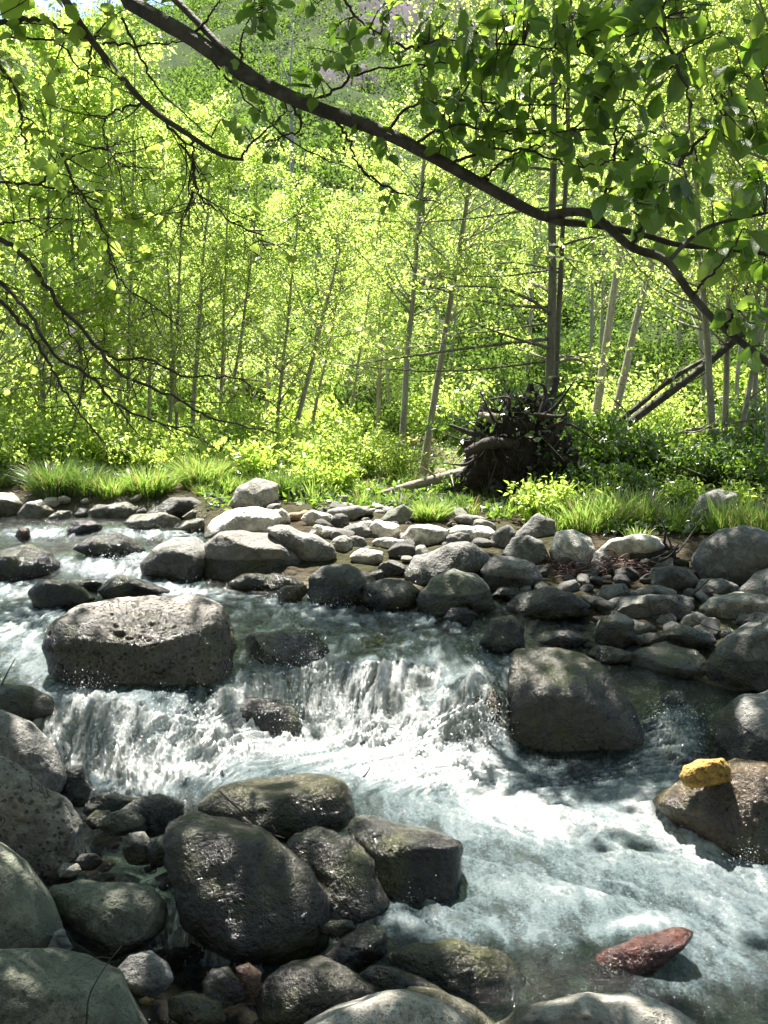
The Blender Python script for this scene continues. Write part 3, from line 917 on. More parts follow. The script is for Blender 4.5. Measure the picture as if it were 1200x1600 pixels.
rock('rock', 'mossy dark egg shaped rock in the left shallow pool', 'green', (148,1292, 172,1270, 210,1261, 234,1278, 228,1297, 180,1304), wet=.5, d=2.92)
rock('cobble', 'small mossy stone left of the egg shaped rock', 'olive', (130,1282, 150,1265, 172,1266, 176,1286, 146,1295), wet=.4, d=3.0)
rock('cobble', 'grey knob of stone standing in the yellow-green shallow pool', 'grey', (189,1325, 200,1302, 226,1299, 238,1318, 232,1346, 203,1347), d=2.8)
rock('cobble', 'flat black stone beside the pale pitted boulder', 'black', (108,1345, 120,1333, 150,1334, 162,1346, 146,1358, 116,1358), d=2.7)
rock('cobble', 'little round grey pebble under the pale pitted boulder', 'pale', (88,1362, 100,1347, 122,1348, 128,1360, 112,1370, 95,1370), d=2.66)
rock('cobble', 'small dark cobble wedged against the largest dark boulder', 'dark', (225,1320, 240,1312, 254,1320, 252,1350, 236,1356), d=2.75)
rock('rock', 'pale submerged ledge at the left edge above the left falls', 'green', (-60,1085, 0,1068, 50,1072, 80,1090, 84,1115, 40,1125, -60,1130), wet=.8, d=3.75)
# in and above the falls
rock('boulder', 'dark wet dome of rock with water spilling over its right lip', 'dark', (362,1035, 385,992, 440,983, 490,984, 514,1012, 512,1052, 472,1078, 400,1070), sub=6, wet=.95, d=4.5, amp=1.2)
rock('rock', 'dark brown wet rock lapped by foam under the falls, centre left', 'dark', (308,1122, 338,1092, 400,1088, 452,1098, 474,1130, 462,1158, 400,1162, 330,1156), sub=6, wet=.95, d=4.1)
rock('rock', 'dark brown rock split by the right hand fall', 'brown', (700,1195, 714,1140, 738,1090, 768,1072, 786,1100, 780,1160, 756,1212, 722,1215), wet=.95, d=3.98, amp=1.4)
rock('rock', 'small black rock breaking the foam at the middle of the falls', 'black', (608,1160, 622,1140, 646,1140, 658,1158, 644,1170, 620,1170), wet=.95, d=4.02, amp=1.5)
rock('rock', 'brown wet hump under thin water at the centre of the falls', 'brown', (520,1078, 545,1042, 590,1030, 640,1040, 655,1070, 620,1098, 560,1100), wet=.95, d=4.38)
rock('cobble', 'small brown stone in the spray under the huge pitted boulder', 'rust', (240,1140, 250,1122, 270,1122, 276,1140, 258,1150), wet=.95, d=3.95)
rock('rock', 'shiny wet rock at the lip above the right hand fall', 'dark', (750,1005, 768,967, 800,961, 820,984, 818,1012, 785,1022), wet=.9)
rock('rock', 'low bluish wet rock in the slack water behind the big humped boulder', 'dark', (825,1000, 850,985, 890,985, 925,1000, 900,1012, 850,1012), wet=.9)
rock('rock', 'flat mossy slab in the slack water right of the low bluish rock', 'olive', (905,1025, 930,1008, 970,1012, 1000,1020, 985,1035, 930,1040), wet=.6)
rock('rock', 'small dark cube-like rock in the shadow below the right chute boulder', 'black', (1010,1110, 1030,1082, 1060,1080, 1075,1098, 1060,1118, 1025,1125), wet=.6, d=4.1)
# upper left stream
rock('boulder', 'black water-polished boulder at the left edge of the upper stream', 'black', (-40,880, 0,858, 45,849, 80,864, 96,888, 72,908, 10,910, -40,905), wet=.95)
rock('boulder', 'black humped rock in mid stream, upper left', 'black', (112,857, 140,838, 180,831, 215,844, 230,862, 190,874, 145,870), wet=.95)
rock('rock', 'small dark wet rock breaking the highest riffle', 'black', (104,828, 115,813, 140,811, 162,822, 150,834, 120,836), wet=.9)
rock('rock', 'orange brown stone glowing in the upper left riffle', 'rust', (22,838, 30,824, 45,824, 50,840, 38,848), wet=.7)
rock('boulder', 'dark speckled rock behind the huge pitted boulder, left one', 'dark', (43,926, 60,908, 100,903, 130,917, 154,938, 110,954, 60,950), wet=.6)
rock('rock', 'thin dark rock sandwiched between two dark rocks behind the huge pitted boulder', 'black', (98,908, 140,901, 166,910, 150,928, 112,924), wet=.8)
rock('boulder', 'dark bluish rock with long tapered right end behind the huge pitted boulder', 'black', (152,922, 172,904, 190,897, 230,909, 272,925, 225,938, 170,940), wet=.5)
rock('boulder', 'tilted half wet boulder with dry pale top, left of the large grey boulder', 'grey', (220,882, 240,857, 270,839, 310,837, 329,858, 322,890, 300,915, 258,912, 230,900), margin=.15)
rock('boulder', 'large smooth grey boulder lit on its right, middle of the far bank', 'warm', (320,850, 340,831, 380,825, 420,831, 456,855, 475,884, 471,902, 430,908, 370,915, 332,914, 320,890), sub=6, cuts=1, planes=[((.1, .85, -.5), .66), ((0, -.3, -.95), .68)])
rock('boulder', 'bright whitish boulder behind the large smooth grey boulder', 'white', (321,840, 325,815, 350,796, 400,791, 440,795, 449,808, 420,832, 350,838), sub=6)
rock('boulder', 'dark grey boulder sloping to the right, beside the large smooth grey boulder', 'grey', (414,825, 450,819, 490,834, 522,854, 524,871, 490,888, 462,882, 436,850), sub=6)
rock('rock', 'flat wet stone with yellow glints at the waterline under the large grey boulder', 'olive', (354,912, 380,896, 430,895, 466,904, 482,918, 440,925, 380,924), wet=.85)
rock('rock', 'thin pale ledge stone beside the flat wet stone', 'brown', (432,925, 445,915, 478,914, 484,925, 465,940, 440,938), wet=.5)
rock('boulder', 'nearly black rounded boulder on the far waterline, centre', 'dark', (479,905, 500,885, 545,881, 580,900, 592,915, 577,938, 520,950, 485,945), sub=6, margin=.12)
rock('boulder', 'dark pitted rock between the two waterline boulders at centre', 'dark', (553,940, 565,915, 600,904, 642,908, 657,925, 645,952, 590,956), pit=1, margin=.1)
rock('boulder', 'long dark boulder with raised lit crest, upper centre right', 'grey', (631,895, 646,870, 690,850, 730,846, 762,866, 772,890, 750,912, 690,918, 640,918), sub=6, cuts=5)
rock('boulder', 'green tinged blocky boulder on the far waterline', 'green', (653,928, 670,905, 710,888, 745,891, 766,920, 774,957, 735,966, 680,962, 656,950), sub=6, box=3, margin=.08)
rock('boulder', 'smooth oval grey boulder right of the green tinged blocky boulder', 'grey', (748,892, 770,869, 800,867, 835,880, 852,905, 842,925, 790,930, 762,915))
rock('boulder', 'low broad dark boulder at the water edge, right of centre', 'dark', (791,946, 810,927, 855,916, 900,924, 924,945, 912,963, 860,970, 803,966), sub=6, amp=1.3)
rock('rock', 'small bluish wet stone at the waterline under the green tinged boulder', 'dark', (692,965, 705,950, 730,947, 748,960, 735,972, 705,974), wet=.9)
rock('rock', 'narrow grey stone between the oval boulder and the low dark boulder', 'grey', (768,932, 780,918, 810,917, 822,928, 800,940))
rock('boulder', 'dark rock leaning against the bright leafy plant on the right bank', 'mid', (798,848, 815,818, 840,802, 866,814, 870,836, 842,855), d=6.7)
rock('boulder', 'dark rock with a white sun spot on its shoulder', 'mid', (784,866, 800,840, 825,835, 850,849, 858,873, 830,884, 795,880))
rock('boulder', 'pale rugged boulder beside grass with mottled shadow', 'white', (860,862, 868,830, 895,827, 926,840, 933,858, 920,882, 890,888, 868,877))
rock('rock', 'dark upright rock with lit tip left of the sun spotted rock', 'mid', (763,852, 775,828, 795,819, 807,832, 797,850, 775,862))
rock('boulder', 'biggest dark dome boulder at the right edge of the bank', 'mid', (1080,876, 1095,850, 1120,830, 1160,820, 1205,830, 1270,850, 1280,905, 1180,912, 1108,906), sub=6, d=5.7, cuts=3)
rock('rock', 'square dark block below the dry root tangle on the right bank', 'dark', (1008,908, 1018,888, 1055,884, 1082,890, 1094,912, 1060,925, 1015,922), box=4)
rock('boulder', 'long low slab with pale right tip, right bank', 'mid', (930,952, 960,934, 1010,929, 1072,931, 1092,948, 1062,968, 980,974, 940,970), sub=6, box=3)
rock('boulder', 'long pale topped slab right of the low slab', 'pale', (1090,952, 1110,932, 1150,924, 1190,929, 1240,945, 1205,972, 1130,976), sub=6)
rock('rock', 'upright knob rock with lit right side at the water edge, right bank', 'warm', (929,992, 940,965, 965,954, 991,969, 993,1002, 965,1015, 938,1012))
rock('boulder', 'speckled grey rock with lit patch, right bank foreground', 'warm', (998,1008, 1020,985, 1060,974, 1110,988, 1124,1005, 1060,1020), pit=.8)
rock('rock', 'streaked marbled rock behind the speckled grey rock', 'pale', (1058,978, 1070,962, 1090,955, 1106,964, 1104,980, 1080,985))
rock('rock', 'small oval grey rock right of the upright knob rock', 'grey', (1018,980, 1030,962, 1048,955, 1058,968, 1050,980))
rock('cobble', 'flat white stone beside the upright knob rock', 'white', (990,984, 1000,976, 1020,975, 1030,982, 1015,992, 995,994))
rock('cobble', 'small white round stone below the flat white stone', 'white', (986,1002, 995,992, 1008,992, 1010,1004, 996,1010))
rock('cobble', 'yellowish pale pebble near the dry twig on the right bank', 'pale', (1118,992, 1126,982, 1140,980, 1150,988, 1140,996, 1124,998))
rock('cobble', 'flat pale stone left of the long sloping boulder', 'pale', (1145,975, 1155,962, 1178,958, 1190,966, 1175,976, 1150,980))
rock('rock', 'rounded dark rock under the broken wood, right bank', 'mid', (928,934, 942,915, 975,911, 988,928, 964,945, 935,945))
rock('rock', 'dark flattish rock behind the long low slab', 'mid', (982,930, 995,917, 1030,914, 1058,922, 1060,934, 1000,938))
rock('rock', 'brownish grey rock right of the square dark block', 'grey', (1080,928, 1095,905, 1130,904, 1156,915, 1145,935, 1100,940))
rock('boulder', 'smooth grey boulder cut by the right edge, beneath the biggest dome', 'grey', (1156,922, 1180,895, 1225,878, 1280,890, 1280,935, 1180,938), d=5.2)
rock('rock', 'flat rock with white lit top under the tall grass, right bank', 'white', (928,868, 950,844, 985,832, 1032,840, 1040,856, 1000,872, 950,885), box=3)
rock('rock', 'small dark rock left of the white topped flat rock', 'mid', (922,885, 930,862, 945,858, 955,875, 945,892))
rock('boulder', 'leaning grey-white log-shaped rock in the right bank grass', 'pale', (1080,808, 1092,775, 1125,762, 1155,768, 1142,800, 1130,822, 1095,828), box=3)
rock('rock', 'small lit rock among the shaded undergrowth', 'pale', (914,788, 918,770, 935,765, 945,778, 940,796))
rock('boulder', 'upright pale boulder between two grass tussocks, far bank', 'pale', (358,792, 370,762, 400,747, 436,754, 434,780, 400,800))
rock('boulder', 'rounded white boulder in front of the brightest small tussock', 'white', (626,840, 640,822, 670,816, 699,828, 696,847, 660,854, 634,852))
rock('boulder', 'pale mossy grey boulder left of the brightest small tussock', 'green', (590,815, 605,798, 630,788, 645,800, 632,820, 605,825))
# upper left bank
rock('boulder', 'shadow streaked pale boulder at the far left edge', 'white', (-50,800, 0,768, 20,769, 39,790, 22,812, -50,815), d=8.0)
rock('boulder', 'pale round boulder second from the far left edge', 'white', (27,802, 40,785, 65,781, 86,798, 72,815, 35,816), d=7.9)
rock('rock', 'low pale stone third from the far left edge', 'white', (75,808, 90,797, 110,798, 112,810, 90,816), d=7.8)
rock('boulder', 'long flat white slab on the far left bank', 'white', (135,800, 150,788, 200,784, 215,795, 202,812, 150,812), d=7.9)
rock('rock', 'small dark rock left of the long flat white slab', 'dark', (114,804, 124,793, 138,795, 140,806, 122,809), d=7.9)
rock('boulder', 'smooth dark grey rock in front of the largest tussock', 'dark', (248,790, 270,774, 300,774, 328,795, 310,808, 262,806), d=8.0)
rock('boulder', 'grey green rounded rock right of the long flat white slab', 'grey', (222,808, 245,790, 278,787, 292,800, 270,815))
rock('boulder', 'broad flat stone with white top at the upper stream edge', 'white', (193,816, 210,803, 260,801, 283,812, 260,831, 208,828))
rock('rock', 'white topped small rock right of the broad flat stone', 'white', (278,826, 290,812, 318,810, 326,824, 305,835))
rock('rock', 'white lump of rock beside the bright whitish boulder', 'white', (284,808, 300,796, 322,798, 324,812, 300,816))
# pale stones of the sunlit middle bank, one by one
for x, y, rx, ry, t, lb in [
    (470, 806, 22, 9, 'brown', 'flat pinkish brown stone behind the dark sloping boulder'),
    (497, 812, 26, 12, 'white', 'bright white rock behind the dark sloping boulder'),
    (530, 814, 17, 13, 'dark', 'round dark rock behind the bright white rocks'),
    (545, 803, 40, 11, 'grey', 'fractured grey rock just below the bank plants'),
    (436, 806, 18, 12, 'white', 'white rock touching the bright whitish boulder'),
    (500, 829, 18, 10, 'white', 'small white stone above the dark sloping boulder'),
    (523, 834, 18, 10, 'pale', 'rounded pale stone with shaded left face'),
    (560, 830, 26, 14, 'mid', 'brown-grey rock with shaded front, middle bank'),
    (600, 830, 28, 16, 'white', 'pale dome rock left of the rounded white boulder'),
    (572, 822, 20, 10, 'white', 'thin white stone above the pale dome rock'),
    (535, 852, 18, 16, 'pale', 'angular pale rock with bright facet near centre bank'),
    (612, 848, 30, 9, 'white', 'long flat white stone under the pale dome rock'),
    (575, 870, 30, 14, 'pale', 'loaf shaped pale rock with a dark crack'),
    (630, 860, 22, 12, 'dark', 'small dark stone left of the long crested boulder'),
    (612, 888, 22, 14, 'mid', 'rounded grey rock above the dark pitted rock'),
    (590, 898, 12, 9, 'grey', 'small round grey stone beside the rounded grey rock'),
    (740, 832, 34, 16, 'white', 'white lit rock behind the long crested boulder'),
    (715, 842, 22, 14, 'mid', 'grey rock before the white lit rock'),
    (552, 848, 18, 12, 'mid', 'rough brownish rock right of the angular pale rock'),
    (655, 876, 12, 10, 'pale', 'little pale stone at the left foot of the long crested boulder'),
    (735, 812, 26, 8, 'grey', 'grey stone in the shade below the root mass'),
    (690, 808, 16, 8, 'mid', 'grey stone at the right foot of the brightest small tussock')]:
    a = np.linspace(0, 2 * math.pi, 11)[:-1]
    rr = 1 + 0.14 * np.random.default_rng(x).normal(size=10)
    rock('rock', lb, t, np.stack([x + rx * np.cos(a) * rr, y + ry * np.sin(a) * rr], 1).ravel(), cuts=6, amp=1.2)


# cobbles that nothing tells apart fill the gaps
def cobble_proto(k):
    r = np.random.default_rng(900 + k)
    U, F = ico(4)
    n = 2.6
    S = U / ((np.abs(U) ** n).sum(1) ** (1 / n))[:, None]
    for j in range(6):
        nn = unit(r.normal(size=3))
        S = S - np.maximum(S @ nn - (0.72 + .15 * r.random()), 0)[:, None] * nn * 0.9
    S = S * (1 + 0.10 * fbm(S * 1.2 + k * 9, 3) + 0.02 * fbm(S * 6 + k * 9, 2))[:, None] * [1, 0.55 + 0.35 * r.random(), 0.42 + 0.25 * r.random()]
    me = mesh_from('cobble', S, F, True, {'wet': np.zeros(len(S)), 'pit': np.full(len(S), .4)})
    me.materials.append(M_ROCK)
    me2 = mesh_from('wet_cobble', S, F, True, {'wet': np.full(len(S), .85), 'pit': np.full(len(S), .4)})
    me2.materials.append(M_ROCK)
    return me, me2


COB = [cobble_proto(k) for k in range(8)]


def cobbles(poly, n, smin, smax, label, group, wet, tints, seed, sinkf=0.3):
    r = np.random.default_rng(seed)
    poly = np.array(poly, float).reshape(-1, 2)
    k = 0
    lo, hi = poly.min(0), poly.max(0)
    while k < n:
        x, y = lo + r.random(2) * (hi - lo)
        ins = False
        for a, b_ in zip(poly, np.roll(poly, -1, 0)):
            if (a[1] > y) != (b_[1] > y) and x < (b_[0] - a[0]) * (y - a[1]) / (b_[1] - a[1]) + a[0]:
                ins = not ins
        if not ins:
            continue
        s = smin + (smax - smin) * r.random() ** 2
        d = ray_hit(x, y)
        q = at(x, y, d)
        q[2] = Gnd(q[0] / q[1], q[1])[0] + s * sinkf
        if wet:
            q[2] = max(q[2], Wat(q[0] / q[1], q[1])[0] - s * 0.25)
        o = link('cobble', COB[int(r.integers(8))][1 if wet else 0], None, None, label, 'rock', group, loc=q)
        o.scale = (s, s * (0.8 + .4 * r.random()), s)
        o.rotation_euler = (r.normal() * .25, r.normal() * .25, r.random() * 6.28)
        t = TINT[tints[int(r.integers(len(tints)))]]
        v = 0.8 + 0.4 * r.random()
        o.color = (t[0] * v, t[1] * v, t[2] * v, 1)
        k += 1


cobbles((440,800, 620,790, 760,815, 800,850, 760,870, 640,880, 520,850), 60, .03, .10, 'small sunlit cobble lying between the pale boulders of the far bank', 'cobbles of the sunlit far bank', False, ('white', 'pale', 'grey', 'mid'), 21)
cobbles((330,775, 480,772, 760,790, 800,812, 620,806, 440,800, 330,800), 30, .03, .09, 'small sunlit cobble in the grass edge above the pale boulders', 'cobbles along the grass edge', False, ('white', 'pale', 'grey'), 27)
cobbles((0,800, 220,795, 330,815, 320,835, 200,815, 0,815, 0,785, 230,782), 30, .04, .10, 'small pale cobble at the foot of the grass on the far left bank', 'cobbles of the far left bank', False, ('white', 'pale', 'grey'), 22)
cobbles((800,880, 930,880, 1090,880, 1200,930, 1200,980, 1100,1010, 930,1005, 930,950, 800,930), 85, .03, .09, 'small shaded cobble in a gap between the right bank boulders', 'cobbles of the shaded right bank', False, ('grey', 'mid', 'dark', 'pale'), 23)
cobbles((230,1490, 300,1470, 420,1500, 520,1560, 480,1600, 220,1600), 40, .02, .06, 'small wet cobble in the trickle at the bottom left', 'cobbles of the bottom left trickle', True, ('dark', 'mid', 'rust', 'olive', 'grey'), 24)
cobbles((120,1310, 260,1300, 270,1400, 150,1380), 18, .02, .05, 'small wet cobble on the floor of the left shallow pool', 'cobbles of the left shallow pool', True, ('olive', 'mid', 'dark'), 25)
cobbles((480,920, 760,955, 920,970, 1000,1010, 900,1030, 760,985, 500,945), 26, .03, .07, 'small dark cobble at the waterline of the far bank', 'waterline cobbles of the far bank', True, ('dark', 'mid', 'grey'), 26)
# ------------------------------------------------------------------ trees of the far bank
def gz(x, d):
    return float(Gnd(x / max(d, .8), d)[0])


def scatter_leaves(r, pts, n, jit, L, wd=0.62, down=0.25):
    k = r.integers(0, len(pts), n)
    C = pts[k] + r.normal(size=(n, 3)) * jit
    D = unit(r.normal(size=(n, 3)) + [0, 0, -down])
    N = unit(r.normal(size=(n, 3)) * 0.75 + [0, 0, 1.0])
    return leaf_quads(C, D, N, L * np.exp(r.normal(size=n) * 0.25), wd)


def tree_proto(seed, H, r0, crown0, nb, nleaf, leafL, spread, leaf_mat, bark_mat, elev=(25, 55), layered=False, stems=1):
    r = np.random.default_rng(seed)
    mb = MB()
    pts = []
    for s_ in range(stems):
        o = np.array([0.0, 0, -0.15]) if s_ == 0 else np.array([.085, .04, -.15])
        n = 14
        hz = np.linspace(-0.15, H * (1 if s_ == 0 else .8), n)
        wob = np.cumsum(r.normal(size=(n, 2)) * 0.018 * H / 7, axis=0)
        P = np.stack([o[0] + wob[:, 0] * hz / H * 1.4, o[1] + wob[:, 1] * hz / H * 1.4, hz], 1)
        P[:, :2] += np.sin(hz / H * 5 + r.random(1) * 6)[:, None] * 0.03 * [1, .4]
        rad = (r0 if s_ == 0 else r0 * .6) * (1 - 0.9 * np.clip(hz / H, 0, 1) ** 0.8) + 0.004
        rad[0] *= 1.35
        tube(mb, smooth_path(P, 40), np.interp(np.linspace(0, 1, 40), np.linspace(0, 1, n), rad), 8, 0.10, seed)
        for k in range(nb // stems):
            hf = crown0 + (0.97 - crown0) * r.random() ** (0.9)
            z = hf * H
            b0 = np.array([np.interp(z, hz, P[:, 0]), np.interp(z, hz, P[:, 1]), z])
            az = r.random() * 6.283
            el = R(elev[0] + (elev[1] - elev[0]) * r.random())
            Ln = spread * (1.08 - hf) ** 0.55 * (0.45 + 0.75 * r.random())
            dr = np.array([math.cos(az) * math.cos(el), math.sin(az) * math.cos(el), math.sin(el)])
            m = 6
            t = np.linspace(0, 1, m)
            side = unit(r.normal(size=3)) * 0.10
            bend = np.array([0, 0, -0.18 if layered else 0.10])
            Q = b0 + dr * Ln * t[:, None] + (bend * Ln) * (t ** 2)[:, None] + side * Ln * np.sin(t * 3)[:, None]
            rb = max(0.006, np.interp(z, hz, rad) * 0.42)
            tube(mb, Q, rb * (1 - .8 * t) + .0015, 5)
            pts.append(smooth_path(Q, 14)[4:])
            for j in range(4):
                tt = 0.3 + 0.65 * r.random()
                q0 = b0 + dr * Ln * tt + bend * Ln * tt ** 2
                d2 = unit(dr + r.normal(size=3) * (.55, .55, .18 if layered else .5))
                l2 = Ln * 0.45 * (0.5 + r.random())
                Q2 = q0 + d2 * l2 * np.linspace(0, 1, 4)[:, None]
                tube(mb, Q2, [rb * .4, rb * .3, rb * .2, .0012], 3)
                pts.append(smooth_path(Q2, 9)[1:])
    pts = np.vstack(pts)
    V, Q = scatter_leaves(r, pts, nleaf, np.array([.05, .05, .03 if layered else .05]) * H / 7, leafL)
    tm = mb.mesh('alder_trunk')
    tm.materials.append(bark_mat)
    cm = mesh_from('alder_crown', V, Q, False)
    cm.materials.append(leaf_mat)
    return tm, cm


PROTO = [tree_proto(31, 7.2, .040, .20, 46, 5200, .053, 1.5, M_ALDER, M_BARK),
         tree_proto(32, 7.8, .048, .24, 48, 5400, .050, 1.6, M_ALDER, M_PALEBARK),
         tree_proto(33, 6.6, .036, .14, 44, 4900, .054, 1.4, M_ALDER, M_BARK),
         tree_proto(34, 8.4, .052, .26, 50, 5800, .050, 1.7, M_ALDER, M_PALEBARK),
         tree_proto(35, 7.0, .038, .16, 48, 5300, .052, 1.5, M_ALDER, M_BARK),
         tree_proto(36, 5.2, .04, .05, 60, 5200, .066, 1.7, M_MAPLE, M_BARK, (5, 50)),
         tree_proto(37, 7.4, .062, .13, 96, 12500, .054, 2.5, M_ALDER, M_GREYBARK, (0, 30), True, 2)]


def put_tree(name, k, x, d, tilt, spin, s, label, group=None, tilt_y=0.0):
    o = empty(name, (x, d, gz(x, d)), label, 'tree', group)
    M = Matrix.Rotation(tilt, 4, 'Y') @ Matrix.Rotation(tilt_y, 4, 'X') @ Matrix.Rotation(spin, 4, 'Z')
    o.rotation_euler = M.to_euler()
    wd = s * (1 + .9 * max(0, .85 - s))
    o.scale = (wd, wd, s)
    for nm, me in zip(('trunk', 'crown'), PROTO[k]):
        c = bpy.data.objects.new(nm, me)
        COL.objects.link(c)
        c.parent = o
    return o


TREES = [  # base px, top px, top py, depth, kind, scale, label
    (170, 178, 480, 12.6, 0, 1.0, 'thin grey alder nearest the left leafy thicket, straight'),
    (204, 216, 470, 12.0, 2, 1.05, 'thin alder second from the left leafy thicket'),
    (238, 252, 470, 13.2, 4, 1.0, 'slim alder standing behind the largest grass tussock, left of a close pair'),
    (266, 286, 500, 11.4, 0, 1.0, 'left stem of the close pair of slim alders above the largest tussock'),
    (281, 276, 480, 11.7, 2, 1.05, 'right stem of the close pair of slim alders above the largest tussock'),
    (302, 324, 450, 11.2, 1, 1.0, 'pale barked slender alder just left of the upright pale boulder'),
    (344, 362, 460, 11.4, 4, 1.05, 'grey slender alder rising behind the upright pale boulder, left of two'),
    (354, 388, 470, 11.2, 0, 1.0, 'grey alder leaning right, right of two behind the upright pale boulder'),
    (427, 458, 470, 11.0, 2, 1.1, 'straight grey alder behind the dark sedge tussock'),
    (442, 516, 480, 10.8, 3, 1.0, 'stout pale alder leaning strongly to the right behind the dark sedge tussock'),
    (474, 520, 540, 11.6, 0, .95, 'dark thin alder parallel to the stout leaning alder'),
    (535, 572, 520, 13.0, 4, 1.0, 'thin slanting alder at the middle of the sunlit stand'),
    (590, 602, 500, 13.5, 2, 1.0, 'thin straight alder left of the two pale alders near the log'),
    (628, 646, 450, 10.2, 1, 1.1, 'pale upright alder just left of the sunlit fallen log'),
    (662, 706, 450, 10.4, 3, .95, 'pale alder leaning right over the sunlit fallen log'),
    (920, 952, 430, 12.2, 3, 1.25, 'broad pale alder seen dimly behind the root mass, left of two'),
    (944, 1006, 430, 12.0, 1, 1.25, 'broad pale alder leaning right behind the root mass, right of two'),
    (1112, 1084, 440, 9.6, 0, 1.05, 'dark slim alder leaning left on the right bank'),
    (1122, 1117, 480, 9.9, 4, 1.0, 'very thin straight alder on the right bank'),
    (1140, 1166, 560, 9.4, 2, .9, 'thin alder leaning right beside the very thin straight one'),
    (1176, 1172, 520, 9.7, 4, .9, 'thin alder second from the right edge'),
    (1196, 1190, 520, 9.0, 1, 1.1, 'thick grey alder at the right edge of the picture')]
for k, (bx, tx, ty, d, pk, s, lb) in enumerate(TREES):
    x = (bx - 600) / FPX * d * 1.01
    s *= float(np.interp(bx, [170, 260, 480, 600, 700], [.92, .60, .50, .60, .95]))
    put_tree('alder_tree', pk, x, d, math.atan((tx - bx) / (735 - ty)), 1.7 * k, s, lb)
put_tree('alder_tree', 6, (858 - 600) / FPX * 9.6, 9.6, 0.0, 0.6, 1.0, 'largest alder with twin stems and dark level branches, rising behind the root mass')

r_ = np.random.default_rng(77)
for k in range(38):
    d = 13 + 8 * r_.random() ** 0.9
    t = -0.62 + 1.25 * r_.random()
    if -0.42 < t < 0.12 and d > 20 and r_.random() < .45:
        d = 14 + 3 * r_.random()
    put_tree('alder_tree', int(r_.integers(0, 5)), t * d, d, r_.normal() * .07, r_.random() * 6.28, (.85 + .3 * r_.random()) * float(np.interp(t, [-.45, -.25, -.05, .08, .25], [.95, .50, .45, .66, 1.0])),
             'slender alder in the dense sunlit stand behind the front row of trunks', 'alders deep in the sunlit stand', r_.normal() * .05)
for k, (px, d, s, lb) in enumerate([
        (-150, 9.6, .75, 'broad leaved maple leaning in from beyond the left edge'), (-10, 10.6, .85, 'leafy bright maple at the left edge behind the pale boulders'),
        (70, 11.4, 1.05, 'leafy maple behind the green sedge on the left bank'), (140, 12.0, .95, 'leafy maple between the green sedge and the thin alders'),
        (-90, 11.5, 1.35, 'tall maple outermost in the left thicket'), (190, 13.2, 1.1, 'maple glimpsed behind the leftmost thin alders')]):
    put_tree('maple_tree', 5, (px - 600) / FPX * d, d, .04 * (-1) ** k, 1.3 * k, s, lb)


# ------------------------------------------------------------------ shrubs, undergrowth, tussocks
def bush_proto(seed, H, W, n, leafL, mat, wd=.55):
    r = np.random.default_rng(seed)
    mb = MB()
    pts = []
    for k in range(26):
        az = r.random() * 6.283
        out = W * r.random() ** .6
        top = np.array([math.cos(az) * out, math.sin(az) * out, H * (0.45 + .55 * r.random()) * (1 - .35 * (out / W) ** 2)])
        Q = smooth_path([np.array([top[0] * .15, top[1] * .15, -.05]), top * [.5, .5, .6], top], 10)
        tube(mb, Q, np.linspace(.008, .002, 10) * max(H, .4), 4)
        pts.append(Q[2:])
    V, Q = scatter_leaves(r, np.vstack(pts), n, np.array([.11, .11, .07]) * max(W, .35), leafL, wd, 0.0)
    a = mb.mesh('shrub_stems')
    a.materials.append(M_TWIG)
    b_ = mesh_from('shrub_leaves', V, Q, False)
    b_.materials.append(mat)
    return a, b_


BUSH = [bush_proto(51, 1.3, .9, 3200, .07, M_ALDER), bush_proto(52, 1.0, 1.0, 3000, .075, M_MAPLE), bush_proto(53, .75, .6, 2600, .06, M_DARKLEAF),
        bush_proto(54, .38, .30, 900, .052, M_MAPLE, .42), bush_proto(55, .5, .45, 1600, .055, M_DARKLEAF)]


def put_bush(name, k, x, d, s, spin, label, group=None):
    o = empty(name, (x, d, gz(x, d)), label, 'shrub', group)
    o.scale = (s, s, s)
    o.rotation_euler = (0, 0, spin)
    for nm, me in zip(('stems', 'leaves'), BUSH[k]):
        c = bpy.data.objects.new(nm, me)
        COL.objects.link(c)
        c.parent = o


